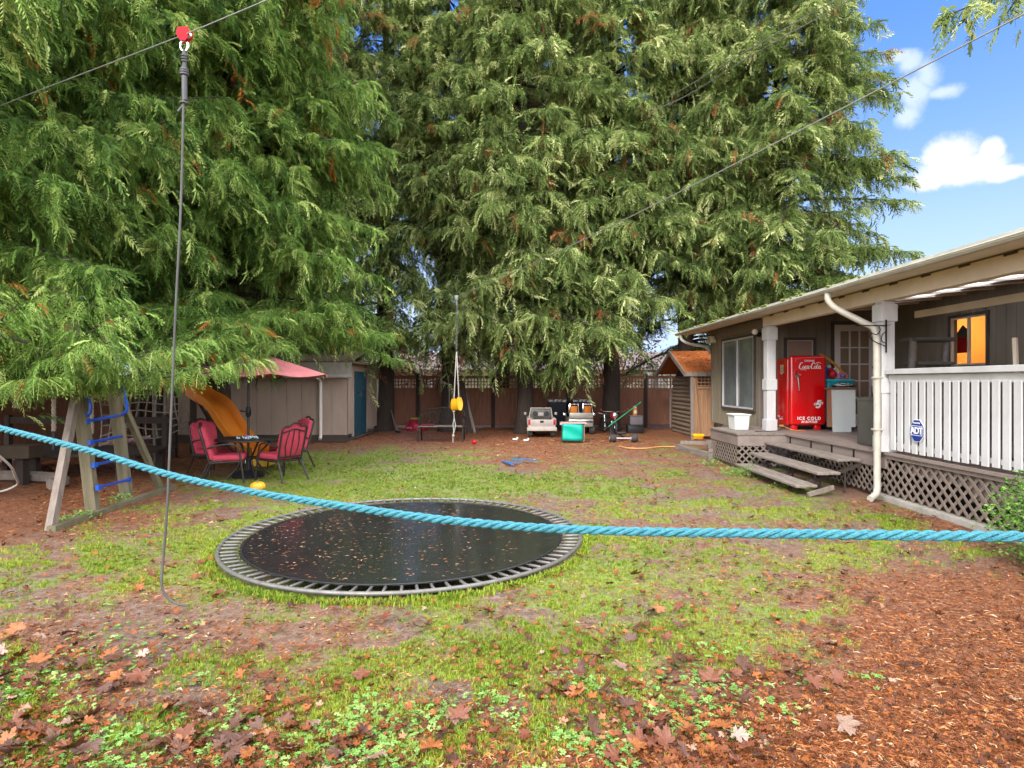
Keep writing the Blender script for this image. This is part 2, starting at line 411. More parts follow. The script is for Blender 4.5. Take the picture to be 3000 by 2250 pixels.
P=np.stack([gx,gy,gz(gx,gy)],1)
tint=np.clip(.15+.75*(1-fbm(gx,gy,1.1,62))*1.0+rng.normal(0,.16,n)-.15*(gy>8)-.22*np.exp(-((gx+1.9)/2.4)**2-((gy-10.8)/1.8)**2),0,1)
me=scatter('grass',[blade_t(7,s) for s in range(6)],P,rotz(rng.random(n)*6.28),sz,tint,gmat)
tag(link_mesh('grass',me),'short yellow green lawn grass in patches',kind='stuff',cat='grass')
# clover
def clover_t(seed):
    r=random.Random(seed); v=[];t=[]
    for i in range(3):
        a0=r.random()*2*PI; hx,hy,hz=r.uniform(-.9,.9),r.uniform(-.9,.9),r.uniform(.6,1.5)
        for k in range(3):
            a=a0+k*2.09; c,s=math.cos(a),math.sin(a); n=len(v); tz=r.uniform(-.2,.15)
            v.append((hx,hy,hz))
            for (q,w) in ((.35,-.36),(.8,-.42),(.72,0),(.8,.42),(.35,.36)): v.append((hx+c*q-s*w,hy+s*q+c*w,hz+tz*q+abs(w)*.25))
            t+=[(n,n+1,n+2),(n,n+2,n+3),(n,n+3,n+4),(n,n+4,n+5)]
    return np.array(v,float),np.array(t)
cmat=leafmat('clover_leaf',[(0,(.07,.16,.03)),(.5,(.17,.31,.07)),(1,(.32,.47,.15))],.4,.2)
qx,qy=samples(30000,clovermap,p=1.4,farY=6)
n=len(qx); P=np.stack([qx,qy,gz(qx,qy)+.004],1)
R_=np.einsum('nij,njk->nik',rotz(rng.random(n)*6.28),rotx(rng.normal(0,.25,n)))
me=scatter('ground_cover',[clover_t(s) for s in range(5)],P,R_,rng.uniform(.008,.016,n),np.clip(rng.normal(.5,.22,n),0,1),cmat)
tag(link_mesh('ground_cover',me),'pale green clover and creeping weeds among the leaves',kind='stuff',cat='clover')
# cedar needles, twigs and chips
def chip_t(seed):
    r=random.Random(seed); v=[];t=[]
    kind=seed%4
    if kind<2:
        b=r.uniform(-.3,.3); w=.07 if kind else .11
        v=[(-.5,-w*.4,0),(-.5,w*.4,0),(0,b-w,.06),(0,b+w,.09),(.5,0,.02)]; t=[(0,2,3),(0,3,1),(2,4,3)]
    else:
        v=[(-.5,-.03,0),(-.5,.03,.02),(.5,-.02,.05),(.5,.02,.03)]; t=[(0,2,3),(0,3,1)]
        for k in range(5):
            x0=-.35+k*.17; l=.22-.03*k; sg=1 if k%2 else -1; n=len(v)
            v+=[(x0,0,.03),(x0+.05,0,.03),(x0+.14,sg*l,r.uniform(0,.1)),(x0+.1,sg*l*.5,.08)]; t+=[(n,n+1,n+2),(n,n+2,n+3)]
    return np.array(v,float),np.array(t)
lmat=leafmat('cedar_litter',[(0,(.035,.016,.010)),(.3,(.12,.036,.014)),(.6,(.30,.09,.026)),(.82,(.46,.18,.055)),(1,(.50,.33,.20))],.42,.08)
lx,ly=samples(215000,lambda a,b:np.clip(littermap(a,b)**1.6*1.0+.10,0,1),p=1.2,farY=20)
l2,k2=samples(150000,lambda a,b:np.clip(littermap(a,b)**1.5+.04,0,1)*np.clip(.9+.0*a,0,1),p=.05,farY=20.5,near=6,xr=.8); lx=np.concatenate([lx,l2]); ly=np.concatenate([ly,k2])
n=len(lx); P=np.stack([lx,ly,gz(lx,ly)+rng.random(n)*.008+.002],1)
R_=np.einsum('nij,njk->nik',rotz(rng.random(n)*6.28),rotx(rng.normal(0,.3,n)))
rgt=np.clip((lx/ly-.25)*2,0,1)*np.clip((5-ly)/2,0,1)
tint=np.clip(rng.normal(.50,.27,n)-.04*rgt+.05*(ly>6)+.28*np.exp(-((lx+1.2)/1.3)**2-((ly-13.6)/1.5)**2),0,1)
me=scatter('cedar_litter',[chip_t(s) for s in range(8)],P,R_,rng.uniform(.014,.05,n)*np.clip(.75+ly*.075,.8,2.0),tint,lmat)
tag(link_mesh('cedar_litter',me),'orange brown cedar needles and twigs carpeting the bare ground',kind='stuff',cat='litter')
# maple leaves
def maple_mesh(seed):
    r=random.Random(seed); N_=[]
    lobes=[(90,1.0),(38,.95),(142,.95),(-14,.68),(194,.68)]
    out_=[]
    order=sorted(lobes,key=lambda q:q[0]); pts=[(-70,.16),(-40,.34)]
    for i,(a,l) in enumerate(order):
        l*=r.uniform(.9,1.08)
        pts+=[(a-19,l*.66),(a-15,l*.84),(a-6,l*.80),(a,l),(a+6,l*.80),(a+15,l*.84),(a+19,l*.66)]
        if i<4: pts.append(((a+order[i+1][0])/2,.46))
    pts+=[(220,.34),(250,.16)]
    cu=r.uniform(-.7,1.3); fold=r.uniform(-.5,1.2); sk=r.uniform(-.7,.7)
    def zf(px_,py_): return (px_*px_*fold+py_*py_*cu*.45+px_*py_*sk)*.5+.05*math.sin(px_*9+seed)*math.cos(py_*7)
    v=[(0,0,zf(0,0))]; fs=[]
    for a,l in pts:
        q=math.radians(a); px_,py_=l*math.cos(q),l*math.sin(q); v.append((px_*.5,py_*.5,zf(px_*.5,py_*.5)+.0))
    m=len(pts)
    for a,l in pts:
        q=math.radians(a); px_,py_=l*math.cos(q),l*math.sin(q); v.append((px_,py_,zf(px_,py_)+r.uniform(-.08,.14)))
    for i in range(m-1):
        fs.append((0,1+i,2+i)); fs.append((1+i,1+m+i,2+m+i)); fs.append((1+i,2+m+i,2+i))
    n=len(v); v+=[(-.015,-.1,v[0][2]),(.015,-.1,v[0][2]),(.10,-.8,.12),(.07,-.82,.12)]; fs+=[(n,n+1,n+2),(n,n+2,n+3)]
    zm=min(q[2] for q in v); v=[(a,b,c-zm) for a,b,c in v]
    return np.array(v,float),np.array(fs)
mcols=[((.17,.050,.018),(.08,.024,.012)),((.10,.040,.022),(.05,.020,.013)),((.30,.10,.022),(.16,.048,.014)),((.26,.17,.12),(.15,.085,.06)),((.36,.26,.21),(.22,.14,.11))]
mm=[mat('maple_leaf_%d'%i,a,b,rough=.32,scale=9,bump=.3,spec=.45,stretch=(1,1,1)) for i,(a,b) in enumerate(mcols)]
names=['red brown','dark brown','orange brown','greyish tan','pale pinkish grey']
base_me={}
for i in range(5):
    for s in range(6):
        v,t=maple_mesh(s+i*7); base_me[(i,s)]=np_mesh('maple_leaf',v,t,mm[i],smooth=False)
def leafden(a,b):
    px=CX+a/b*F; py=HY+CH*F/b
    d=.10+.9*np.clip((py-2020)/170,0,1)*np.clip((2700-px)/600,0,1)+.55*np.clip((py-1850)/100,0,1)*np.clip((500-px)/200,0,1)
    d+=.30*np.clip((px-250)/100,0,1)*np.clip((850-px)/100,0,1)*np.clip((py-1550)/50,0,1)*np.clip((1750-py)/60,0,1)
    d+=.3*np.clip((px-1500)/200,0,1)*np.clip((2500-px)/200,0,1)*np.clip((py-1780)/50,0,1)
    d*=np.clip(fbm(a,b,2.4,71)*3.4-1.05,.06,1.5); return np.clip(d,0,1)
mx,my=samples(5200,lambda a,b:leafden(a,b)*(.16+.12*np.clip(b-2.5,0,2)),p=1.5,farY=11,near=2.44,xr=.88)
o=np.argsort(my); mx,my=mx[o],my[o]; ncount=min(300,len(mx))
print('maple candidates',len(mx))
for i in range(ncount):
    c=random.choices(range(5),[5,5.5,2.0,.7,.3])[0]; s=random.randrange(6)
    ob=link_mesh('maple_leaf',base_me[(c,s)]); sz=random.uniform(.042,.080)*(1.1 if my[i]<3.4 else 1)
    ob.scale=(sz,sz*random.uniform(.8,1.05),sz*random.uniform(.5,1.0)); ob.location=(mx[i],my[i],float(gz(np.array([mx[i]]),np.array([my[i]]))[0])+.026+.025*random.random())
    ob.rotation_euler=(random.gauss(0,.35),random.gauss(0,.35),random.random()*6.28)
    xx,yy=mx[i],my[i]; dT=math.hypot(xx-TR.x,yy-TR.y)
    where='close to the trampoline ring' if dT<2.6 else 'in the bottom left leaf drift' if yy<3.1 and xx<-1.2 else 'in the drift left of centre' if yy<3.1 and xx<.1 else 'in the drift right of centre' if yy<3.1 and xx<1.3 else 'on the orange cedar litter at right' if xx/yy>.42 else 'on mud left of the hanging cable' if xx<-2 else 'on clover before the trampoline' if yy<4.3 else 'on the open lawn beyond the clover'
    sw='large' if sz>.074 else 'small' if sz<.055 else 'mid sized'
    tag(ob,'%s %s maple leaf lying %s'%(sw,names[c],where),'leaf','fallen maple leaves on the lawn')
# the smaller and farther fallen leaves, too many to count
n=len(mx)-ncount; bx,by=samples(15000,lambda a,b:np.clip(leafden(a,b)*.75+.15+.25*np.clip((fbm(a,b,1.9,77)-.55)*6,0,1),0,1)*np.clip((a/b+.95)*9,0,1),p=.8,farY=17,near=2.3)
tv=[maple_mesh(s) for s in range(5)]
n=len(bx); P=np.stack([bx,by,gz(bx,by)+.022],1)
R_=np.einsum('nij,njk->nik',rotz(rng.random(n)*6.28),rotx(rng.normal(0,.5,n)))
S=rng.uniform(.012,.042,n)*np.clip(.8+by*.035,.8,1.3)
dl=leafmat('fallen_leaf_bits',[(0,(.04,.018,.012)),(.4,(.13,.042,.018)),(.75,(.26,.085,.022)),(.92,(.28,.16,.09)),(1,(.30,.20,.14))],.4,.05)
me=scatter('leaf_litter',tv,P,R_,S,np.clip(rng.normal(.4,.25,n),0,1),dl)
tag(link_mesh('leaf_litter',me),'small brown and rust fallen leaf pieces strewn over the lawn',kind='stuff',cat='leaves')
# ---------------------------------------------------------------- cedars
def frond_t(seed,pairs,w,lat=.46):
    r=random.Random(seed); v=[];t=[]
    def zz(xq): return -.75*xq*xq
    for k in range(3):
        xa,xb=k/3,(k+1)/3; n=len(v); ww=.014
        v+=[(xa,-ww,zz(xa)),(xa,ww,zz(xa)),(xb,-ww*.6,zz(xb)),(xb,ww*.6,zz(xb))]; t+=[(n,n+2,n+3),(n,n+3,n+1)]
    for i in range(pairs):
        xq=.06+.9*i/pairs
        for sg in (-1,1):
            l=(lat*(1-xq)**.75*min(1,.45+xq*2.2)+.07)*r.uniform(.75,1.15); a=math.radians(r.uniform(38,58)); n=len(v)
            cx_,sy_=math.cos(a),math.sin(a)*sg; z0=zz(xq); dr=r.uniform(.12,.55)
            m1=.42*l; px_,py_=-sy_*w,cx_*w
            v+=[(xq,0,z0),(xq+cx_*m1-abs(px_),sy_*m1-py_*sg*0-w*sg*.3,z0-dr*m1*.35),(xq+cx_*m1+w*.9,sy_*m1+w*.2*sg,z0-dr*m1*.35+.01),(xq+cx_*l*.96+.05*l,sy_*l*.9,z0-dr*l)]
            t+=[(n,n+2,n+1),(n+1,n+2,n+3)]
    return np.array(v,float),np.array(t)
NEAR_T=[frond_t(s,7,.085,.50) for s in range(6)]
FAR_T=[frond_t(s+10,5,.13,.55) for s in range(6)]
def ori(az,pitch,roll):
    ca,sa,cp,sp_=np.cos(az),np.sin(az),np.cos(pitch),np.sin(pitch)
    f=np.stack([ca*cp,sa*cp,sp_],-1); s=np.stack([-sa,ca,np.zeros_like(sa)],-1); u=np.cross(f,s)
    cr,sr=np.cos(roll)[:,None],np.sin(roll)[:,None]
    s2=s*cr+u*sr; u2=-s*sr+u*cr
    return np.stack([f,s2,u2],-1)
def crown(H,base,R,limbs,bl,fr,size,face=None,top=1.0,droop=.55,az_keep=None,rust=.02,spread=1.0,tb=.35,bcl=1.0,skip=None):
    """points of drooping fronds round a trunk at the origin; also the limb paths"""
    PP=[];AZ=[];PI_=[];RO=[];SS=[];TT=[];paths=[]
    for i in range(limbs):
        u=(i+random.random())/limbs; h=base+(H-base)*u
        az=random.random()*2*PI
        if face is not None and random.random()<.62: az=face+random.gauss(0,.85)
        Lm=R(h)*random.uniform(.5,1.1)
        if Lm<.3: continue
        if skip and skip(az,h,Lm): continue
        up=random.uniform(-.05,.42); dp=droop*random.uniform(.5,1.45); sw=random.uniform(-.35,.35)
        pts=[]
        for k in range(9):
            t=k/8; rr=Lm*t; a=az+sw*t*t; z=h+Lm*(up*t-dp*t*t+.28*dp*t**4); pts.append((rr*math.cos(a),rr*math.sin(a),z,a))
        paths.append(([p[:3] for p in pts],.012+.014*Lm))
        nb=max(4,int(bl*Lm/3)); 
        isr=random.random()<rust*1.2
        for j in range(nb):
            t=tb+(1-tb)*((j+random.random())/nb)**.8; q=t*8; k=min(7,int(q)); f=q-k
            p=[pts[k][m]*(1-f)+pts[k+1][m]*f for m in range(4)]
            sg=1 if (j%2) else -1; ba=p[3]+sg*math.radians(random.uniform(25,80))*spread; 
            if t>.93: ba=p[3]+random.gauss(0,.3)
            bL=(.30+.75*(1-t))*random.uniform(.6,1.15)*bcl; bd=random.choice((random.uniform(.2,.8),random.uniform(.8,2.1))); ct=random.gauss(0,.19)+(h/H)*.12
            rst=random.random()<rust or (isr and random.random()<.3)
            nf=max(2,int(fr*(.55+.5*bL)))
            for m in range(nf):
                s=(m+.7)/nf; px_=p[0]+math.cos(ba)*bL*s; py_=p[1]+math.sin(ba)*bL*s; pz=p[2]+.05*s-bd*bL*s*s
                sg2=1 if m%2 else -1
                PP.append((px_,py_,pz)); AZ.append(ba+sg2*random.uniform(.1,1.3)*(1-s*.4)); PI_.append(random.uniform(-1.0,.3)-.4*s*random.random()); RO.append(random.gauss(0,.5))
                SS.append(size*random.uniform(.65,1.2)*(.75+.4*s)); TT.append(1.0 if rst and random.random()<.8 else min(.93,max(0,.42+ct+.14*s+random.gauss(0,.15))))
    return np.array(PP),ori(np.array(AZ),np.array(PI_),np.array(RO)),np.array(SS),np.array(TT),paths
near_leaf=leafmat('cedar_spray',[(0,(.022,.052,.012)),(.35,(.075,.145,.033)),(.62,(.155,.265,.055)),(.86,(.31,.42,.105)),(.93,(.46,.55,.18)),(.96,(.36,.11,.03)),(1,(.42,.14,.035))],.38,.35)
far_leaf=leafmat('cedar_spray_olive',[(0,(.030,.050,.016)),(.35,(.105,.155,.045)),(.62,(.19,.26,.075)),(.86,(.37,.43,.155)),(.93,(.52,.55,.25)),(.96,(.30,.11,.05)),(1,(.34,.13,.055))],.45,.35)
bark=mat('cedar_bark',(.055,.038,.030),(.022,.017,.014),rough=.9,scale=5,stretch=(6,6,.6),bump=.8)
def trunk_mb(H,r0,lean=(0,0),wob=.06,z0=-.1):
    pts=[];rs=[]
    for k in range(23):
        t=(k/22)**2; z=z0+(H-z0)*t; pts.append((lean[0]*t+wob*math.sin(z*1.1),lean[1]*t+wob*math.cos(z*.9),z)); rs.append(r0*(1-t*.93)*(1+.35*math.exp(-max(z,0)*3)))
    return MB().tube(pts,rs,12)
def limbs_mb(paths,every=1):
    m=MB()
    for p,r in paths[::every]: m.tube(p,[r*(1-.85*k/8) for k in range(9)],5,cap=False)
    return m
def make_tree(name,loc,label,group,H,base,R,limbs,bl,fr,size,tmpl,material,r0,**k):
    lean=k.pop('lean',(0,0)); extra=k.pop('extra',None)
    root=thing(name,loc,label,'tree',group)
    P,Rm,S,Tn,paths=crown(H,base,R,limbs,bl,fr,size,**k)
    if extra:
        e=extra(); P=np.concatenate([P,e[0]]); Rm=np.concatenate([Rm,e[1]]); S=np.concatenate([S,e[2]]); Tn=np.concatenate([Tn,e[3]]); paths=paths+e[4]
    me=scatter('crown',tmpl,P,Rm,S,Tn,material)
    print(name,'fronds',len(P),'tris',len(me.polygons))
    link_mesh('crown',me,root); trunk_mb(H*.98,r0,lean).build('trunk',bark,root,local=True); limbs_mb(paths).build('limbs',bark,root,local=True)
    return root
GRP='tall cedars along the back fence'
FACE=-PI/2
def Rcone(R0,Hh,pw=.75,low=1.0,z0=2): return lambda h: R0*max(.02,(1-max(0,(h-z0))/(Hh-z0)))**pw*(low if h<z0+1 else 1)
t1=make_tree('cedar_tree',(-2.1,19.3,0),'tall cedar whose dark bare trunk stands behind the yellow swing seat',GRP,17.5,2.9,Rcone(3.3,18,.5),250,25,9.5,.31,FAR_T,far_leaf,.27,face=FACE,skip=lambda az,h,L_:h<6.6 and math.cos(az)<-.2)
t2=make_tree('cedar_tree',(3.24,19.6,0),'tall cedar standing behind the motorbike and black crates',GRP,19,2.6,Rcone(3.4,20,.5),260,25,9.5,.31,FAR_T,far_leaf,.30,face=FACE,skip=lambda az,h,L_:h<6.0 and math.cos(az)>.3)
t3=make_tree('cedar_tree',(8.7,19.5,0),'tall cedar at the right end of the row, behind the porch roof',GRP,18.5,4.3,Rcone(4.0,19.5,.42),310,25,9,.31,FAR_T,far_leaf,.3,face=FACE-.1)
def copy_tree(o,loc,rz,sc_,label):
    c=o.copy(); sc.collection.objects.link(c); c.location=loc; c.rotation_euler=(0,0,rz); c.scale=(sc_[0],sc_[0],sc_[1]); c['label']=label
    for ch in list(o.children):
        d=ch.copy(); sc.collection.objects.link(d); d.parent=c
    return c
copy_tree(t2,(-4.2,19.6,0),.5,(.95,1.0),'tall cedar whose trunk rises just behind the blue shed door')
copy_tree(t1,(.35,18.6,0),-.6,(1.0,1.08),'tall cedar growing behind the white toy pickup')
copy_tree(t3,(5.9,20.4,0),.5,(.85,1.03),'tall cedar standing behind the little log cabin')
copy_tree(t2,(-6.6,17.6,0),-.5,(1.0,1.05),'tall cedar growing right behind the beige shed')
copy_tree(t3,(-9.6,18.5,0),.4,(.9,1.0),'tall cedar in the back corner behind the slide')
copy_tree(t1,(-.4,24.5,0),1.2,(1.15,1.12),'farther cedar beyond the fence seen above the bench')
copy_tree(t3,(2.0,25,0),2.2,(1.1,1.1),'farther cedar beyond the fence between the two middle trunks')
copy_tree(t2,(7.4,25.5,0),1.5,(1.25,1.1),'farther cedar beyond the fence behind the log cabin')
copy_tree(t1,(-8.5,24,0),2.9,(1.2,1.1),'farther cedar beyond the fence behind the shed roof')
# two big cedars on the left, close by
def skA(az,h,Lm): return False
def spray_extra(root,start,ends,nper,szr,mean=.6):
    def f():
        PP=[];AZ=[];PI_=[];RO=[];SS=[];TT=[];paths=[]
        for e,w_ in ends:
            s=Vector(start); e=Vector(e); mid=(s+e)/2+Vector((0,0,.12)); pts=spline([s,mid,e],4)
            paths.append(([tuple(q-root) for q in pts],.028))
            for j in range(nper):
                t=.35+.65*(j+random.random())/nper; q=t*(len(pts)-1); k=min(len(pts)-2,int(q)); p=pts[k].lerp(pts[k+1],q-k); d=pts[k+1]-pts[k]; a=math.atan2(d.y,d.x)
                sg=1 if j%2 else -1; ba=a+sg*random.uniform(.2,1.2); bL=.5*(1.25-t)*w_+.15
                for m in range(5):
                    s_=(m+.6)/5; PP.append((p.x+math.cos(ba)*bL*s_-root.x,p.y+math.sin(ba)*bL*s_-root.y,p.z+.08*s_-.45*bL*s_*s_-root.z)); AZ.append(ba+random.gauss(0,.6)); PI_.append(random.uniform(-.7,.25)); RO.append(random.gauss(0,.4)); SS.append(random.uniform(*szr)); TT.append(1.0 if random.random()<.02 else min(.93,max(0,random.gauss(mean,.15))))
        return np.array(PP),ori(np.array(AZ),np.array(PI_),np.array(RO)),np.array(SS),np.array(TT),paths
    return f
exA=spray_extra(Vector((-6.3,12.6,0)),(-6.2,12.3,3.0),[((-4.3,8.4,1.85),1),((-4.0,8.5,2.0),1),((-3.75,8.6,1.9),1),((-4.5,8.3,2.05),1),((-3.5,8.9,2.1),.9),((-4.15,8.3,2.2),1),((-3.8,8.6,2.35),1),((-5.3,9.0,2.15),1),((-4.7,8.9,2.15),1),((-5.9,8.8,2.1),1),((-4.15,9.1,2.2),1),((-3.7,9.4,2.6),1),((-5.0,8.7,2.5),1),((-4.4,8.8,2.5),1),((-3.5,10.0,2.75),1),((-2.9,10.8,2.5),1),((-2.5,11.1,2.45),1),((-2.3,11.3,2.5),1),((-2.8,11.2,2.4),1),((-6.4,8.9,2.3),1),((-5.4,8.5,2.0),1),((-5.0,8.4,2.15),1),((-4.8,8.6,1.95),.8),((-5.8,8.5,1.95),1),((-4.5,8.5,2.2),.9),((-4.9,8.8,2.7),1),((-5.5,8.7,2.7),1),((-5.6,9.4,1.95),1),((-2.2,11.8,2.0),1)],26,(.16,.27))
tA=make_tree('cedar_tree',(-6.3,12.6,0),'large deep green cedar sheltering the shed and the pink parasol','large green cedars on the left side',15,3.1,Rcone(4.2,16.5,.45,.95),265,36,11.5,.24,NEAR_T,near_leaf,.26,face=FACE+.75,rust=.013,droop=.42,extra=exA)
def low_branch():
    """the low spray of branches that hangs over the climbing frame"""
    PP=[];AZ=[];PI_=[];RO=[];SS=[];TT=[];paths=[]
    root=Vector((-8.4,7.6,0))
    ends=[((-4.9,6.4,2.55),1.1),((-4.3,6.3,2.5),1.0),((-5.4,6.2,2.6),1.1),((-3.6,6.9,2.1),1),((-2.95,6.9,1.85),.8),((-5.7,5.9,2.3),1.0),((-5.9,6.6,2.75),1.1),((-4.75,5.7,2.35),.9),((-4.0,5.9,2.0),1.0),((-3.55,6.3,1.95),.9),((-4.3,6.2,1.75),.8),((-5.0,6.3,1.85),.8),((-3.3,6.7,1.72),.8),((-4.0,7.0,1.75),.8),((-5.3,5.6,2.0),.8),((-4.55,5.8,1.62),.7),((-5.5,6.3,2.3),.8),((-3.9,6.1,2.3),.8),((-4.6,6.5,2.1),.8)]
    for e,w_ in ends:
        s=Vector((-7.0,6.9,1.95)); e=Vector(e); mid=(s+e)/2+Vector((0,0,-.25)); pts=[q for q in spline([s,mid,e],4)]
        paths.append(([tuple(q-root) for q in pts],.03))
        for j in range(30):
            t=.42+.58*(j+random.random())/30; q=t*(len(pts)-1); k=min(len(pts)-2,int(q)); p=pts[k].lerp(pts[k+1],q-k); d=pts[k+1]-pts[k]; a=math.atan2(d.y,d.x)
            sg=1 if j%2 else -1; ba=a+sg*random.uniform(.3,1.2); bL=.42*(1.25-t)*w_+.12
            for m in range(4):
                s_=(m+.6)/4; PP.append((p.x+math.cos(ba)*bL*s_-root.x,p.y+math.sin(ba)*bL*s_-root.y,p.z+.1*s_-.35*bL*s_*s_)); AZ.append(ba+random.gauss(0,.45)); PI_.append(-random.uniform(-.15,.75)); RO.append(random.gauss(0,.3)); SS.append(random.uniform(.13,.23)); TT.append(1.0 if random.random()<.02 else min(.93,max(0,random.gauss(.66,.13))))
    return np.array(PP),ori(np.array(AZ),np.array(PI_),np.array(RO)),np.array(SS),np.array(TT),paths
def RB(h):
    return 4.3*max(.02,1-max(0,h-3)/15)**.5*(.72 if h<3.4 else 1)
tB=make_tree('cedar_tree',(-8.4,7.6,0),'nearest cedar, its low green branch hanging over the climbing frame','large green cedars on the left side',13.5,2.7,RB,250,42,12.5,.205,NEAR_T,near_leaf,.3,face=FACE+1.25,rust=.013,droop=.36,extra=low_branch,skip=lambda az,h,L_: (h<3.6 and random.random()<.5))
m=MB(); m.tube(spline([(-8.4,7.6,1.5),(-6.9,7.0,1.52),(-5.9,6.6,1.58),(-5.25,6.5,1.66),(-4.8,6.3,1.8)],5),[.085-.06*i/20 for i in range(21)],8); m.tube(spline([(-8.3,7.6,3.4),(-6.0,6.4,2.95),(-5.85,6.3,2.55),(-5.4,6.1,2.15),(-4.9,6,2.0)],5),[.05-.035*i/20 for i in range(21)],7)
m.build('bough',bark,tB)
copy_tree(tA,(-12.2,11.5,0),.6,(1.0,1.05),'dense cedar beyond the left fence filling the far left edge')
copy_tree(tA,(-11.5,16.5,0),-.4,(1.0,1.1),'dense cedar in the far left corner behind the slide')
# tree whose twigs show at the top right, behind the house
make_tree('cedar_tree',(13.6,11.2,0),'cedar behind the house with only a few hanging twigs showing at the top right',None,15,9.7,lambda h:4.7,26,16,8,.4,FAR_T,far_leaf,.3,face=PI+.35,droop=.4)
# ---------------------------------------------------------------- paints
pw=mat('white_paint',(.51,.50,.50),(.40,.38,.38),rough=.55,scale=3,stretch=(1,1,.5),bump=.15,contrast=.35,bscale=30)
pwt=mat('trim_paint',(.56,.50,.44),(.40,.34,.28),rough=.6,scale=3,bump=.15,contrast=.5)
beamp=mat('beam_paint',(.72,.61,.50),(.58,.48,.385),rough=.65,scale=2,contrast=.4,bump=.1)
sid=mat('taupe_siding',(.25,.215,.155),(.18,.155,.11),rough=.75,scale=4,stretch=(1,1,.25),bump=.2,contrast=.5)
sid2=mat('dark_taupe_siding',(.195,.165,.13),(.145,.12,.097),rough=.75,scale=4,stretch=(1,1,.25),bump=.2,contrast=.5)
deckp=mat('deck_paint',(.25,.20,.175),(.15,.115,.10),rough=.6,scale=5,stretch=(1,.3,1),bump=.2,contrast=.6)
latp=mat('lattice_paint',(.20,.155,.13),(.135,.105,.085),rough=.7,scale=6,bump=.2,contrast=.5)
weath=mat('weathered_wood',(.28,.23,.20),(.10,.08,.062),rough=.75,scale=7,stretch=(3,.5,3),bump=.5,contrast=.6)
mossw=mat('mossy_wood',(.22,.19,.14),(.11,.12,.045),rough=.8,scale=5,stretch=(3,3,.5),bump=.5,contrast=.55)
gutm=mat('gutter_metal',(.52,.50,.44),(.27,.26,.21),rough=.45,scale=9,stretch=(1,.4,1),contrast=.6,bump=.1)
conc=mat('concrete',(.38,.35,.31),(.22,.20,.17),rough=.85,scale=8,bump=.4)
dark=mat('shade_black',(.012,.011,.010),rough=.9)
blackm=mat('black_metal',(.018,.018,.02),(.01,.01,.01),rough=.35,metal=.6)
blackp=mat('black_plastic',(.02,.02,.022),(.012,.012,.014),rough=.4,scale=12)
chrome=mat('chrome',(.7,.7,.72),(.55,.55,.57),rough=.15,metal=1)
galv=mat('galvanised_tube',(.19,.18,.17),(.10,.092,.085),rough=.5,metal=.5,scale=14,contrast=.6)
glass=mat('window_glass',(.20,.22,.22),(.07,.08,.08),rough=.03,spec=1.0,scale=1.6,contrast=.7)  # mottled grey in the colour stands in for reflections and pale curtains
cedarf=mat('cedar_fence_wood',(.28,.125,.075),(.15,.065,.042),rough=.8,scale=5,stretch=(4,4,.4),bump=.4,contrast=.6)
cedarl=mat('new_cedar_wood',(.34,.19,.10),(.20,.10,.05),rough=.7,scale=5,stretch=(4,4,.4),bump=.3,contrast=.6)
darkwood=mat('dark_post_wood',(.05,.035,.028),(.03,.022,.018),rough=.85,scale=6,stretch=(4,4,.4),bump=.4)
X5=5.08; DZ=.66
def lattice(m,org,u,v,w,h,sp_=.105,wd=.036,th=.007,n=None,ang=1.0):
    """two layers of crossing diagonal laths inside a rectangle"""
    u=Vector(u).normalized(); v=Vector(v).normalized(); nn=u.cross(v); org=Vector(org)
    for lay,sg in ((0,1),(1,-1)):
        c=-h*ang if sg>0 else 0
        while c< w+(h*ang if sg<0 else 0):
            # line x = c + sg*y*ang
            pts=[]
            y0,y1=0,h
            def xa(y): return c+sg*y*ang
            for yb in (0,h): pass
            ya,yb=0.0,h
            if sg>0: ya=max(ya,(0-c)/ang); yb=min(yb,(w-c)/ang)
            else: ya=max(ya,(c-w)/ang); yb=min(yb,c/ang)
            if yb-ya>.03:
                p0=org+u*xa(ya)+v*ya+nn*(th*lay*1.05); p1=org+u*xa(yb)+v*yb+nn*(th*lay*1.05)
                m.bar(p0,p1,th,wd,up=(p1-p0).cross(nn))
            c+=sp_*1.414
def boards_v(m,axis,pos,a0,a1,z0,z1,w,gap,th,holes=()):
    """vertical boards on a plane x=pos or y=pos; holes: (a0,a1,z0,z1)"""
    a=a0
    while a<a1-1e-6:
        b=min(a+w,a1); segs=[(a,b,z0,z1)]
        for h in holes:
            ns=[]
            for (p,q,r,s) in segs:
                if q<=h[0] or p>=h[1] or s<=h[2] or r>=h[3]: ns.append((p,q,r,s)); continue
                if p<h[0]: ns.append((p,h[0],r,s))
                if q>h[1]: ns.append((h[1],q,r,s))
                lo,hi=max(p,h[0]),min(q,h[1])
                if r<h[2]: ns.append((lo,hi,r,h[2]))
                if s>h[3]: ns.append((lo,hi,h[3],s))
            segs=ns
        for (p,q,r,s) in segs:
            e=gap/2 if q-p>gap*1.5 else 0
            if axis=='x': m.box(pos,pos+th,p+e,q-e,r,s)
            else: m.box(p+e,q-e,pos,pos+th,r,s)
        a=b
def frame_rect(m,axis,pos,a0,a1,z0,z1,w,th):
    def B(p,q,r,s):
        if axis=='x': m.box(pos-th,pos,p,q,r,s)
        else: m.box(p,q,pos-th,pos,r,s)
    B(a0,a0+w,z0,z1); B(a1-w,a1,z0,z1); B(a0+w,a1-w,z0,z0+w); B(a0+w,a1-w,z1-w,z1)
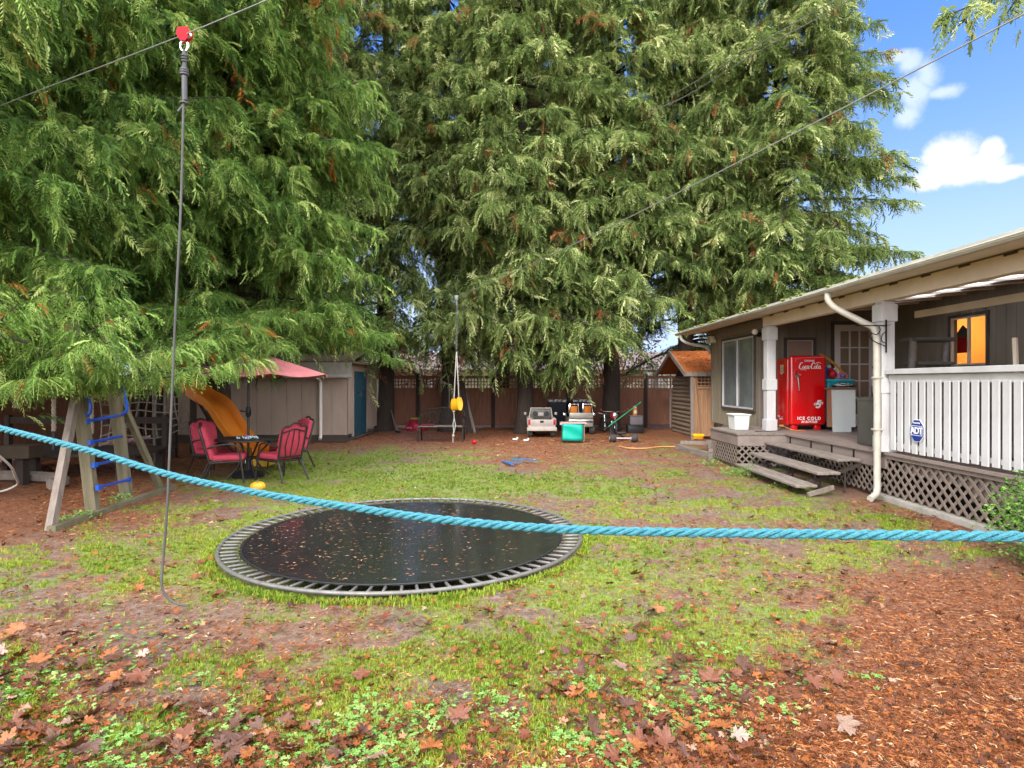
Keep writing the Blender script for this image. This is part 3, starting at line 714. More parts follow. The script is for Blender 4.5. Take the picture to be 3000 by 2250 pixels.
# ---------------------------------------------------------------- house
H=thing('house',(6.5,9,0),'low taupe house with white posts, porch, long gutter and one lit window','house')
WX=5.3; WY=12.72; IX=8.0
m=MB(); boards_v(m,'x',WX,WY,15.7,.55,2.95,.2,.014,.03); m.box(WX+.016,WX+.15,WY+.01,15.69,.55,2.95); m.build('side_wall',sid,H)
for a,b in ((WY-.03,WY+.05),(15.66,15.74)):
    m=MB(); m.box(WX-.02,WX+.03,a,b,.6,2.95); m.build('corner_trim',sid2,H)
wz0,wz1=2.83,3.2
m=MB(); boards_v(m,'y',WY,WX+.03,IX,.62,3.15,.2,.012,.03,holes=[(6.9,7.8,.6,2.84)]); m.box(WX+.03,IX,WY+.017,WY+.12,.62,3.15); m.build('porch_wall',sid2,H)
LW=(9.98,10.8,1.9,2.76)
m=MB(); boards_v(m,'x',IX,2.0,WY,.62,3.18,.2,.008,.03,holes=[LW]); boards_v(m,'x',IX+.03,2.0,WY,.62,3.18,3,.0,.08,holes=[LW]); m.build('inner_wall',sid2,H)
# roof
RX0=4.58; RY0,RY1=1.0,16.3
def rz_(x): return 2.98+.078*(x-RX0)
roofm=mat('mossy_roof',(.10,.095,.085),(.13,.15,.04),rough=.9,scale=4,bump=.6,contrast=.7)
m=MB()
def slab(m,x0,x1,y0,y1,t=.05,dz=0):
    vs=[]
    for z_ in (-t,0):
        for (a,b) in ((x0,y0),(x1,y0),(x1,y1),(x0,y1)): vs.append((a,b,rz_(a)+z_+dz))
    m.add(vs,[(3,2,1,0),(4,5,6,7),(0,1,5,4),(1,2,6,5),(2,3,7,6),(3,0,4,7)])
slab(m,RX0,6.93,RY0,RY1); slab(m,7.42,12,RY0,RY1); slab(m,6.93,7.42,RY0,6.4); slab(m,6.93,7.42,10.9,RY1); m.build('roof',roofm,H)
mosm=mat('moss',(.16,.20,.035),(.09,.12,.02),rough=.95,scale=20,bump=.6)
m=MB()
for i in range(170):
    yy=random.choice([random.uniform(9,16.2),random.uniform(5,16.2)]); r_=random.uniform(.02,.05)
    if fbm(np.array([yy]),np.array([3.0]),1.2,81)[0]<.42: continue
    m.ball((RX0+random.uniform(-.03,.12),yy,rz_(RX0)+.005),r_,6,.45)
m.build('roof_moss',mosm,H)['kind']='stuff'
m=MB()
x=RX0+.02
while x<4.99: 
    m.box(x,x+.105,RY0+.02,RY1-.02,rz_(x)-.085,rz_(x)-.062); x+=.115
m.build('soffit',mat('soffit_paint',(.66,.59,.51),(.54,.47,.40),rough=.7,scale=3),H)
yy=RY0+.3
while yy<12.6:
    m=MB(); m.bar((X5+.08,yy,rz_(X5+.08)-.085),(IX,yy,rz_(IX)-.085),.045,.03); m.build('rafter',beamp,H); yy+=.61
yy=RY0+.6
while yy<11.7:
    m=MB(); m.add([(X5-.0705,yy,2.905),(X5-.0705,yy+.16,2.905),(X5-.0705,yy+.16,2.875),(X5-.0705,yy+.02,2.897)],[(0,1,2,3)]); m.box(X5-.074,X5-.071,yy,yy+.17,2.880,2.903); m.build('dark_gap',mat('dark_trim',(.07,.055,.045),rough=.7),H); yy+=.61  # dark slips painted as the shaded gaps where soffit meets beam
ceilm=mat('ceiling_board',(.40,.37,.35),(.32,.29,.27),rough=.7,scale=2)
m=MB(); slab(m,5.25,6.93,RY0,WY,.012,-.056); slab(m,7.42,IX,RY0,WY,.012,-.056); slab(m,6.93,7.42,10.9,WY,.012,-.056); slab(m,6.93,7.42,RY0,6.4,.012,-.056); m.build('porch_ceiling',ceilm,H)
tp=bpy.data.materials.new('translucent_panel'); tp.use_nodes=True
_t=tp.node_tree; _b=_t.nodes['Principled BSDF']; _b.inputs['Base Color'].default_value=(.85,.87,.9,1); _b.inputs['Roughness'].default_value=.5
_tr=_t.nodes.new('ShaderNodeBsdfTranslucent'); _tr.inputs[0].default_value=(.95,.96,1,1); _ms=_t.nodes.new('ShaderNodeMixShader'); _ms.inputs[0].default_value=.85
_t.links.new(_b.outputs[0],_ms.inputs[1]); _t.links.new(_tr.outputs[0],_ms.inputs[2]); _t.links.new(_ms.outputs[0],_t.nodes['Material Output'].inputs[0])
for a,b in ((6.42,8.86),(8.92,10.88)):
    m=MB(); slab(m,6.95,7.40,a,b,.008,-.05); m.build('skylight_panel',tp,H)
# gutter: a half open trough with rolled lip
m=MB(); prof=[(0,0),(.0,-.085),(.03,-.11),(.08,-.11),(.105,-.085),(.105,-.07),(.1,-.07),(.1,-.083),(.078,-.103),(.032,-.103),(.008,-.083),(.008,0)]
m.prism([(-a,b) for a,b in prof],(RX0-.005,RY0,rz_(RX0)+.005),(1,0,0),(0,0,1),(0,1,0),RY1-RY0-.02)
m.tube([(RX0-.11,RY0,rz_(RX0)-.062),(RX0-.11,RY1-.02,rz_(RX0)-.062)],.009,8)
gt=m.build('gutter',gutm,H)
m=MB(); m.prism([(-.102,-.105),(0,-.105),(0,-.004),(-.102,-.06)],(RX0-.004,RY1-.022,rz_(RX0)+.003),(1,0,0),(0,0,1),(0,1,0),.004); m.build('end_cap',gutm,gt)
# beam and posts
m=MB(); m.rbox(X5-.07,X5+.07,RY0,11.85,2.70,2.905,.006,1); m.build('beam',beamp,H)
m=MB(); m.rbox(5.25,5.31,11.85,15.7,2.72,2.93,.004,1); m.build('header',sid2,H)
def post(y,x=X5,far=False):
    m=MB(); m.rbox(x-.085,x+.085,y-.085,y+.085,DZ,2.70,.006,1)
    for a,b,e in ((DZ,.88,.105),(1.45,1.66,.105),(2.42,2.66,.11)): m.rbox(x-e,x+e,y-e,y+e,a,b,.006,1)
    if not far: m.rbox(x-.095,x-.03,y-.095,y+.095,.88,2.42,.004,1)
    return m.build('post',pw,H)
post(8.08); post(11.55,5.02,True); post(4.1)
# windows and doors
def window_x(y0,y1,z0,z1,pos,mull=True):
    m=MB(); frame_rect(m,'x',pos,y0-.05,y1+.05,z0-.05,z1+.05,.05,.045); w=m.build('window',mat('dark_trim',(.07,.055,.045),rough=.7),H)
    m=MB(); frame_rect(m,'x',pos-.004,y0,y1,z0,z1,.035,.035)
    if mull: m.box(pos-.045,pos-.004,(y0+y1)/2-.018,(y0+y1)/2+.018,z0+.035,z1-.035)
    m.build('frame',pw,w); m=MB(); m.box(pos-.012,pos-.004,y0+.034,y1-.034,z0+.034,z1-.034); m.build('pane',glass,w); return w
window_x(12.92,14.85,1.0,2.62,WX)
w=MB(); frame_rect(w,'y',WY,5.83,6.50,1.1,2.56,.06,.045); w=w.build('window',mat('dark_trim',(.07,.055,.045)),H)
m=MB(); frame_rect(m,'y',WY-.004,5.88,6.45,1.15,2.51,.025,.035); m.build('frame',pw,w)
m=MB(); m.box(5.90,6.43,WY-.012,WY-.004,1.17,2.49); m.build('blind',mat('tan_blind',(.27,.16,.115),(.22,.12,.09),rough=.35,spec=.6,scale=2),w)
w=MB(); frame_rect(w,'x',IX,LW[0]-.05,LW[1]+.05,LW[2]-.05,LW[3]+.05,.05,.03); w=w.build('window',mat('dark_trim',(.07,.055,.045)),H,'window glowing orange from the lit room')
m=MB(); frame_rect(m,'x',IX+.03,LW[0],LW[1],LW[2],LW[3],.03,.04); m.box(IX-.01,IX+.03,(LW[0]+LW[1])/2-.02,(LW[0]+LW[1])/2+.02,LW[2]+.03,LW[3]-.03); m.build('frame',pwt,w)
# room behind the lit window, with its lamp
rm=mat('yellow_room_paint',(.75,.48,.18),(.70,.43,.15),rough=.8,scale=2)
m=MB(); m.box(10.3,10.35,8.5,12.5,.7,3.1); m.box(IX+.12,10.3,12.45,12.5,.7,3.1); m.box(IX+.12,10.3,8.5,8.55,.7,3.1); m.box(IX+.12,10.3,8.55,12.45,.7,.75); m.box(IX+.12,10.3,8.55,12.45,3.05,3.1); m.build('lit_room',rm,H)
m=MB(); m.ball((9.4,11.3,2.93),.09,10); lo=m.build('ceiling_lamp',mat('lamp_glow',(1,.8,.5),emit=(1,.68,.34,100)),H)
m=MB(); m.box(9.2,10.29,11.6,12.2,.75,1.95); m.box(8.5,9.1,12.0,12.4,.75,2.0); m.build('kitchen_counter',mat('cream_paint',(.8,.7,.5),rough=.4),H)
dr=MB(); DX0,DX1,DZ1=6.91,7.79,2.84
frame_rect(dr,'y',WY,DX0-.07,DX1+.07,.60,DZ1+.07,.07,.02); dr=dr.build('door',mat('dark_trim',(.07,.055,.045)),H)
m=MB(); yd=WY-.0
m.box(DX0,DX0+.12,yd-.03,yd+.02,DZ,DZ1-.01); m.box(DX1-.14,DX1,yd-.03,yd+.02,DZ,DZ1-.01); m.box(DX0+.12,DX1-.14,yd-.03,yd+.02,DZ,.92); m.box(DX0+.12,DX1-.14,yd-.03,yd+.02,2.70,DZ1-.01)
gx0,gx1=DX0+.12,DX1-.14
for k in (1,2): q=gx0+(gx1-gx0)*k/3; m.box(q-.014,q+.014,yd-.026,yd+.015,.92,2.70)
for k in range(1,5): q=.92+(1.78)*k/5; m.box(gx0,gx1,yd-.028,yd+.013,q-.014,q+.014)
m.build('door_frame',mat('door_paint',(.58,.52,.49),(.50,.44,.42),rough=.5,scale=2),dr)
m=MB(); m.box(gx0,gx1,yd-.004,yd+.004,.93,2.69); m.build('pane',mat('curtained_glass',(.24,.14,.10),(.17,.13,.085),rough=.08,spec=.7,scale=2.2,contrast=.3),dr)
m=MB(); m.lathe([(.001,0),(.03,0),(.034,.02),(.02,.045),(.001,.05)],(DX1-.07,yd-.08,1.92),axis='y',n=12); m.rbox(DX1-.1,DX1-.045,yd-.045,yd-.03,1.27,1.52,.008); m.ball((DX1-.07,yd-.08,1.42),.035,8); m.build('handle',blackm,dr)
# porch light, junction box, numbers, bracket
m=MB(); m.lathe([(.04,0),(.05,.02),(.05,.10),(.03,.13)],(5.19,12.62,2.62),axis='x',n=12); m.bar((5.3,12.62,2.62),(5.2,12.62,2.62),.05,.05); pl=m.build('wall_light',blackm,H); m=MB(); m.ball((5.10,12.45,2.66),.062,10); m.build('globe',mat('frosted_glass',(.75,.7,.6),rough=.3),pl)
m=MB(); m.rbox(5.12,5.29,15.35,15.6,2.62,2.80,.01); m.build('junction_box',mat('cream_box',(.55,.52,.36),rough=.5),H)
# downspouts
dsp=mat('downspout_metal',(.46,.425,.365),(.32,.29,.24),rough=.5,scale=6,contrast=.5)
m=MB(); pth=spline([(4.53,8.5,2.90),(4.53,8.48,2.76),(4.62,8.42,2.64),(4.86,8.18,2.42),(4.93,8.08,2.34),(4.94,8.03,2.2)],5)+[Vector((4.94,8.02,1.5)),Vector((4.94,8.02,.25)),Vector((4.93,8.0,.16)),Vector((4.88,7.95,.09)),Vector((4.76,7.88,.05))]
m.tube(pth,.045,10)
for z_ in (.95,1.65): m.rbox(4.885,4.995,7.97,8.07,z_,z_+.025,.003)
m.build('downspout',dsp,H,'downspout bending in from the gutter to the near post')
m=MB(); m.tube(spline([(4.53,15.9,2.90),(4.55,15.88,2.74),(4.75,15.8,2.62),(5.1,15.75,2.55),(5.24,15.75,2.45)],5)+[Vector((5.24,15.75,2.35))],.04,8); m.build('downspout',dsp,H,'downspout at the far corner by the little cabin')
# rolled blind rail across the porch
m=MB(); m.bar((6.1,3,2.62),(6.1,8.95,2.62),.05,.10); m.build('blind_rail',beamp,H)
m=MB(); m.tube([(5.0,8.0,2.36),(5.0,7.82,2.36)],.004); m.build('cord',blackm,H)
# ---------------------------------------------------------------- deck
D=thing('porch_deck',(5.1,9,0),'raised grey brown deck with lattice skirt, white picket railing and corner ledge','deck')
m=MB()
yy=2.0
while yy<WY-.02: m.box(X5-.06,IX,yy,min(yy+.138,WY-.02),DZ-.035,DZ); yy+=.144
m.build('deck_boards',deckp,D)
m=MB()
x=4.13
while x<X5-.07: m.box(x,min(x+.138,X5-.066),10.88,12.42,DZ-.03,DZ+.004); x+=.144
m.build('ledge_boards',weath,D)
m=MB(); m.box(X5-.03,X5+.01,8.02,10.9,.43,DZ-.037); m.box(X5-.03,X5+.01,2.0,8.02,DZ-.09,DZ-.037); m.box(4.15,X5-.02,10.9,10.93,.43,DZ-.032); m.box(4.15,4.18,10.93,12.4,.43,DZ-.032); m.box(4.18,WX,12.37,12.4,.43,DZ-.034); m.build('fascia',deckp,D)
for ar in (((X5-.0,10.88,.06),(0,-1,0),(0,0,1),2.75,.40,.092,.030),((X5-.0,8.1,.08),(0,-1,0),(0,0,1),5.9,.50,.108,.036),((4.17,12.4,.06),(0,-1,0),(0,0,1),1.48,.38,.092,.030),((4.17,10.92,.06),(1,0,0),(0,0,1),.85,.38,.092,.030),((WX-.004,14.9,.3),(0,-1,0),(0,0,1),2.1,.25,.075,.03)):
    m=MB(); lattice(m,*ar); m.build('lattice_skirt',latp,D)
m=MB(); m.box(X5+.03,X5+.045,2,7.75,.42,.6); m.box(X5+.03,X5+.045,5.9,6.6,.3,.42); m.box(X5+.03,X5+.045,2.2,5.9,.1,.42); m.build('skirt_backing',latp,D)
m=MB(); m.box(X5+.5,X5+.52,2.0,12,0,.6); m.box(4.6,4.62,11,12.3,0,.6); m.box(4.2,5.2,12.2,12.22,0,.6); m.build('shade_sheet',dark,D)  # near-black sheets behind the lattice paint the shade under the deck
m=MB(); m.rbox(X5-.09,X5+.06,2,8.25,-.05,.075,.01); m.build('footing',conc,D)
rl=MB(); rl.rbox(X5-.075,X5+.075,2.0,7.96,1.705,1.775,.006,1); rl.rbox(X5-.02,X5+.03,2.0,7.96,1.60,1.70,.004,1); rl.rbox(X5-.01,X5+.03,2.0,7.96,.74,.80,.004,1); rl=rl.build('railing',pw,D)
yy=7.86; first=None
while yy>2.2:
    if first is None:
        m=MB(); m.rbox(X5-.035,X5-.015,-.047,.047,.70+random.uniform(-.004,.004),1.62,.004,1)
        me_=m.build('picket',pw,rl,local=True); first=me_
        o=wloc(rl)
        for q in me_.data.vertices: q.co-=Vector((o.x,0,o.z))
        me_.location=(0,yy-o.y,0)
    else:
        c=first.copy(); sc.collection.objects.link(c); c.parent=rl; c.location=(random.uniform(-.002,.002),yy-o.y,random.uniform(-.006,.006)); c.rotation_euler=(random.uniform(-.004,.004),0,0)
    yy-=.139
# sign
S_=thing('alarm_sign',(X5-.05,7.35,1.0),'blue octagonal alarm company sign fixed low on the white pickets','sign')
sblue=mat('sign_blue',(.012,.04,.24),(.01,.03,.2),rough=.3,scale=4); swht=mat('sign_white',(.8,.8,.8),rough=.4)
def octo(r): return [(r*math.cos(PI/8+k*PI/4),r*math.sin(PI/8+k*PI/4)) for k in range(8)]
SU=(0,-1,0); 
m=MB(); m.prism([(a*.9,b) for a,b in octo(.15)],(X5-.052,7.35,1.0),SU,(0,0,1),(-1,0,0),.006); m.build('border',swht,S_)
m=MB(); m.prism([(a*.9,b) for a,b in octo(.141)],(X5-.059,7.35,1.0),SU,(0,0,1),(-1,0,0),.003); m.build('face',sblue,S_)
m=MB(); frx=[(-.098,-.062,.098,-.056),(-.098,.056,.098,.062),(-.098,-.056,-.092,.056),(.092,-.056,.098,.056)]
for a,b,c,d in frx: m.box(X5-.065,X5-.0615,7.35-c,7.35-a,1.0+b,1.0+d)
m.build('lettering',swht,S_)
text_mesh('lettering','ADT',.115,swht,S_,(X5-.066,7.35,.962),SU,(0,0,1),bold=.03,space=.85)
text_mesh('lettering','Secured by',.028,swht,S_,(X5-.066,7.35,1.088),SU,(0,0,1),bold=.02)
# steps
ST=thing('porch_steps',(4.5,9.6,0),'three weathered open plank treads leading up to the deck','steps')
for (x0,x1,y0,y1,z) in ((3.95,4.27,8.25,10.5,.165),(4.28,4.62,8.3,10.72,.335),(4.64,4.99,8.45,11.0,.505)):
    m=MB(); m.rbox(x0,(x0+x1)/2-.003,y0,y1,z-.038,z,.006,1); m.rbox((x0+x1)/2+.003,x1,y0+.03,y1,z-.038,z,.006,1); m.build('tread',weath,ST)
for yy in (8.55,9.4,10.3):
    m=MB(); m.bar((5.03,yy,.42),(4.05,yy,.06),.03,.05); m.bar((4.8,yy,.45),(4.8,yy,.0),.02,.02); m.bar((4.45,yy,.3),(4.45,yy,.0),.02,.02); m.build('stringer',darkwood,ST)
m=MB(); m.bar((4.1,8.22,.04),(4.5,8.3,.13),.03,.06); m.build('loose_board',weath,ST)
m=MB()
for yy in (8.75,9.35,10.0,10.75):
    m.box(5.035,5.049,yy-.012,yy+.012,.45,.61)
m.build('bracket',blackm,ST)
# ---------------------------------------------------------------- fridge
FR=thing('vintage_refrigerator',(5.85,11.95,DZ),'glossy red vintage soft drink refrigerator standing on the porch','refrigerator')
red=mat('fridge_red',(.62,.004,.006),(.56,.003,.005),rough=.16,spec=.6,coat=.6,scale=3)
fx0,fx1,fy0=5.47,6.17,11.66
m=MB(); m.rbox(fx0-.01,fx1+.01,fy0+.12,fy0+.60,DZ+.07,DZ+1.43,.05,5); m.build('body',red,FR)
m=MB(); m.rbox(fx0,fx1,fy0-.02,fy0+.105,DZ+.10,DZ+1.465,.045,5); m.build('door',red,FR)
m=MB(); m.box(fx0+.02,fx1-.02,fy0+.1,fy0+.125,DZ+.14,DZ+1.40); m.build('seal',mat('rubber_seal',(.05,.01,.01),rough=.6),FR)
for a,b in ((fx0+.05,fx0+.16),(fx1-.2,fx1-.08)):
    m=MB(); m.rbox(a,b,fy0+.03,fy0+.12,DZ,DZ+.10,.01); m.build('foot',red,FR)
m=MB(); zc=DZ+1.09; m.tube(spline([(fx0+.06,fy0-.045,zc-.015),(fx0+.13,fy0-.055,zc),(fx0+.21,fy0-.045,zc-.01)],4),[.007]*8+[.004],8); m.tube([(fx0+.085,fy0-.04,zc),(fx0+.11,fy0-.05,zc+.075)],.007,6); m.tube([(fx0+.13,fy0-.05,zc-.05),(fx0+.155,fy0-.05,zc-.27)],[.017,.012],10); m.ball((fx0+.155,fy0-.045,zc-.30),.014,8); m.box(fx0+.1,fx0+.16,fy0-.035,fy0-.015,zc-.05,zc+.02); m.build('handle',chrome,FR)
m=MB(); m.rbox(fx1-.12,fx1-.05,fy0-.026,fy0-.018,DZ+.115,DZ+.13,.002,1); m.build('badge',chrome,FR)
lw=mat('white_lettering',(.82,.80,.78),rough=.3)
ux=(1,0,0); uz=(0,0,1); fyf=fy0-.024
def strokes(name,paths,org,s,m_,parent,u=ux,v=uz,n=(0,-1,0)):
    mb=MB(); u,v,n=Vector(u),Vector(v),Vector(n)
    for k,(pts,wmin,wmax) in enumerate(paths):
        P=[Vector((a,b,0)) for a,b in pts]; P=spline(P,6); ver=[]
        for i,p in enumerate(P):
            d=P[min(i+1,len(P)-1)]-P[max(i-1,0)]
            if d.length<1e-6: d=Vector((1,0,0))
            d.normalize(); q=Vector((-d.y,d.x,0)); t=i/(len(P)-1); vert=abs(d.y)
            w=(wmin+(wmax-wmin)*vert)*(.35+.65*min(1,4*t,4*(1-t)))*.5
            for sg in (1,-1): ver.append(p+q*sg*w)
        vs=[Vector(org)+u*(a.x*s)+v*(a.y*s)+n*(.0006*(k+1)) for a in ver]
        mb.add(vs,[(2*i,2*i+1,2*i+3,2*i+2) for i in range(len(P)-1)])
    return mb.build(name,m_,parent)
def script_word(org,s,parent,u=ux,n=(0,-1,0)):
    S=[]
    # first capital with its long tail swash, small letters, hyphen, second capital with the top swash
    S.append(([(1.15,1.75),(1.0,1.98),(.62,1.85),(.25,1.3),(.05,.6),(.22,.12),(.7,.05),(1.15,.45)],.10,.34))
    S.append(([(.1,.15),(.7,-.32),(1.4,-.22),(2.1,-.38),(2.5,-.25)],.12,.10))
    def oo(x): S.append(([(x+.42,.95),(x+.15,.85),(x+.02,.4),(x+.2,.05),(x+.48,.22),(x+.58,.65),(x+.40,.95)],.10,.24))
    def cc(x): S.append(([(x+.52,.78),(x+.32,.95),(x+.06,.6),(x+.12,.1),(x+.42,.08),(x+.6,.35)],.10,.24))
    def aa(x):
        cc(x); S.append(([(x+.68,.98),(x+.52,.4),(x+.62,.06),(x+.85,.25)],.08,.25))
    oo(1.12); cc(1.82); aa(2.45); S.append(([(3.35,.62),(3.7,.68)],.16,.16))
    x=3.75
    S.append(([(x+1.1,1.75),(x+.95,1.98),(x+.6,1.85),(x+.25,1.3),(x+.05,.6),(x+.22,.1),(x+.65,.05),(x+1.0,.4)],.10,.34))
    S.append(([(x+.75,1.95),(x+1.3,1.55),(x+1.9,1.95),(x+2.6,2.0),(x+3.2,1.6)],.12,.16))
    oo(x+1.0); S.append(([(x+2.25,1.7),(x+1.95,1.2),(x+1.75,.4),(x+1.9,.05),(x+2.15,.3)],.10,.24)); aa(x+2.3)
    return strokes('lettering',S,org,s,lw,parent,u=u,n=n)
script_word((fx0+.165,fyf,DZ+1.205),.062,FR)
text_mesh('lettering','DRINK',.052,lw,FR,(fx0+.37,fyf-.001,DZ+1.345),ux,uz,bold=.015,sx=1.3)
text_mesh('lettering','ICE COLD',.083,lw,FR,(fx0+.36,fyf-.001,DZ+.205),ux,uz,bold=.035,space=1.3)
text_mesh('lettering','IN BOTTLES',.058,lw,FR,(fx0+.36,fyf-.001,DZ+.145),ux,uz,bold=.03,shear=.35)
text_mesh('lettering','5',.21,lw,FR,(fx0+.535,fyf-.001,DZ+.44),ux,uz,bold=.03,shear=.2)
text_mesh('lettering','CENTS',.058,lw,FR,(fx0+.54,fyf-.003,DZ+.50),(1,0,.12),(-.12,0,1),bold=.05,shear=.3)
m=MB(); sxx=fx0-.013
sh=[(-.075,.10),(-.03,.085),(.03,.10),(.085,.085),(.07,.0),(.08,-.07),(.0,-.105),(-.07,-.08),(-.06,0)]
m.prism(sh,(sxx,fy0+.33,DZ+1.20),(0,-1,0),(0,0,1),(-1,0,0),.003); m.build('shield_decal',mat('cream_decal',(.62,.52,.36),rough=.5),FR)
m=MB(); 
for k,(q,w_) in enumerate(((.045,.04),(.015,.05),(-.02,.045),(-.05,.035))): m.box(sxx-.006,sxx-.0035,fy0+.33-w_,fy0+.33+w_,DZ+1.20+q-.005,DZ+1.20+q+.005)
m.build('decal_print',mat('decal_grey',(.25,.22,.16),rough=.5),FR)
script_word((sxx-.001,fy0+.45,DZ+.19),.028,FR,u=(0,-1,0),n=(-1,0,0))
text_mesh('lettering','Drink',.04,lw,FR,(sxx-.002,fy0+.47,DZ+.24),(0,-1,0),uz,bold=.02)
# porch things
CB=thing('base_cabinet',(6.28,11.5,DZ),'white end panelled kitchen cabinet with brown top beside the red refrigerator','cabinet')
m=MB(); m.prism([(.02,0),(.36,0),(.36,.09),(.44,.09),(.44,.80),(.0,.80)],(6.06,11.22,DZ),(1,0,0),(0,0,1),(0,1,0),.03); m.build('end_panel',mat('white_panel',(.60,.62,.60),(.52,.54,.53),rough=.4,scale=3),CB)
tan=mat('tan_laminate',(.33,.18,.11),(.27,.14,.08),rough=.5,scale=4)
m=MB(); m.box(6.062,6.49,11.252,11.42,DZ+.09,DZ+.798); m.build('carcass',tan,CB)
m=MB(); m.rbox(6.02,6.54,11.19,11.44,DZ+.802,DZ+.842,.005,1); m.build('top',mat('brown_top',(.22,.10,.07),rough=.45),CB)
BB=thing('storage_tub',(6.4,11.85,DZ),'tall teal plastic tub between the refrigerator and the brown cabinet','tub')
teal=mat('teal_plastic',(.01,.22,.28),(.008,.17,.22),rough=.35)
m=MB(); m.rbox(6.21,6.72,11.66,12.06,DZ+.15,DZ+.98,.03,3); m.build('bin',teal,BB); m=MB(); m.rbox(6.19,6.74,11.64,12.08,DZ+.96,DZ+1.0,.012); m.build('rim',mat('cyan_plastic',(.02,.38,.45),rough=.35),BB)
m=MB(); m.box(6.24,6.7,11.7,12.04,DZ,DZ+.15); m.build('plinth',blackp,BB)
def toy(name,lab,cat,fn):
    r=thing(name,fn[0],lab,cat); 
    for nm,mb,mt in fn[1]: mb.build(nm,mt,r)
T0=DZ+1.0
tr_=mat('toy_red',(.45,.01,.02),rough=.35); tw=mat('toy_white',(.6,.6,.58),rough=.35); tpk=mat('toy_pink',(.5,.16,.3),rough=.4); tpu=mat('toy_purple',(.22,.12,.38),rough=.4); tor=mat('toy_orange',(.55,.20,.01),rough=.35); tbl=mat('toy_blue',(.02,.07,.35),rough=.35)
m1=MB(); m1.ball((6.390,11.840,T0+.1),.085,10); m1.ball((6.350,11.840,T0+.2),.045,8); m2=MB(); m2.ball((6.330,11.840,T0+.255),.04,8); m2.tube(spline([(6.410,11.820,T0+.2),(6.470,11.800,T0+.22),(6.490,11.790,T0+.12)],4),.014,6)
toy('toy_figure','small red and white toy heaped on the teal tub','toy',((6.390,11.840,T0),[('body',m1,tr_),('hat',m2,tw)]))
m=MB()
for k in range(7):
    a=k*.9; m.lathe([(.001,0),(.05,.004),(.05,.012),(.001,.016)],(6.55+.05*math.cos(a),11.79+.04*math.sin(a),T0+.02+.018*k),n=9)
    m.ball((6.55+.08*math.cos(a),11.76,T0+.06+.05*math.sin(a)),.034,6)
r=thing('stuffed_toy',(6.550,11.790,T0),'pink and lilac flower shaped toy on the teal tub','toy'); m.build('petals',tpk,r); m=MB(); m.ball((6.530,11.710,T0+.07),.05,8); m.build('centre',tpu,r)
r=thing('pool_noodle',(6.430,11.740,T0),'orange foam noodle sticking up behind the refrigerator','pool noodle'); m=MB(); m.tube(spline([(6.130,11.790,T0+.50),(6.330,11.760,T0+.36),(6.490,11.740,T0+.2),(6.630,11.720,T0+.02)],6),.022,8); m.build('noodle',tor,r)
r=thing('blue_toy',(6.190,11.840,T0),'dark blue toy leaning behind the refrigerator edge','toy'); m=MB(); m.rbox(6.0,6.270,11.790,12.35,T0,T0+.16,.03,3); m.ball((6.27,11.84,T0+.2),.05,8); m.build('body',tbl,r)
r=thing('striped_cap',(6.32,11.32,DZ+.845),'black and white striped soft hat lying on the cabinet top','hat')
for k in range(5):
    m=MB(); a=.05+.028*k; m.tube([(6.32+a*1.25*math.cos(t),11.32+.75*a*math.sin(t),DZ+.86+.055-.012*k+.008*math.sin(3*t+k)) for t in [q*2*PI/20 for q in range(20)]],.014,6,closed=True); m.build('band',tw if k%2 else blackp,r)
m=MB(); m.lathe([(.001,.07),(.05,.06),(.09,.03),(.11,0),(.001,0)],(6.32,11.32,DZ+.843),n=14); m.build('crown',tw,r)
GC=thing('metal_cabinet',(5.5,8.75,DZ),'dark grey metal box standing behind the near white post','metal box')
gcm=mat('grey_green_metal',(.085,.08,.07),(.06,.056,.05),rough=.5,scale=4); m=MB(); m.rbox(5.24,5.72,8.6,9.0,DZ+.01,DZ+.70,.008,2); m.build('body',gcm,GC)
m=MB(); m.rbox(5.235,5.725,8.588,9.01,DZ+.66,DZ+.71,.006,1); m.build('lid',gcm,GC); m=MB(); m.box(5.4,5.5,8.590,8.6,DZ+.57,DZ+.61); m.build('vent',blackm,GC); m=MB(); m.box(5.43,5.47,8.58,8.6,DZ+.12,DZ+.18); m.tube([(5.425,8.585,DZ+.12),(5.45,8.575,DZ+.18),(5.475,8.585,DZ+.12)],.005,6); m.build('latch',chrome,GC)
PB=thing('plastic_bin',(4.55,11.8,DZ),'translucent white plastic bin sitting on the deck ledge under the window','bin')
wpl=mat('milky_plastic',(.62,.62,.60),(.5,.5,.48),rough=.35,scale=5)
m=MB(); a=[(4.36,11.62),(4.66,11.62),(4.66,11.98),(4.36,11.98)]; z0_,z1_=DZ+.01,DZ+.30; vs=[]
for (ins,z_) in ((.02,z0_),(0,z1_),(.012,z1_),(.032,z0_+.01)):
    vs+=[(p[0]+(ins if p[0]<4.5 else -ins),p[1]+(ins if p[1]<11.8 else -ins),z_) for p in a]
fs=[(0,1,2,3)]
for l in range(3):
    for k in range(4): fs.append((l*4+k,l*4+(k+1)%4,(l+1)*4+(k+1)%4,(l+1)*4+k))
fs.append((12,13,14,15)); m.add(vs,fs); m.build('tub',wpl,PB); m=MB(); frame_pts=[(4.345,11.605,z1_),(4.675,11.605,z1_),(4.675,11.995,z1_),(4.345,11.995,z1_)]; m.tube(frame_pts,.012,6,closed=True); m.build('rim',wpl,PB)
CDm=mat('orange_cord',(.55,.16,.05),rough=.5)
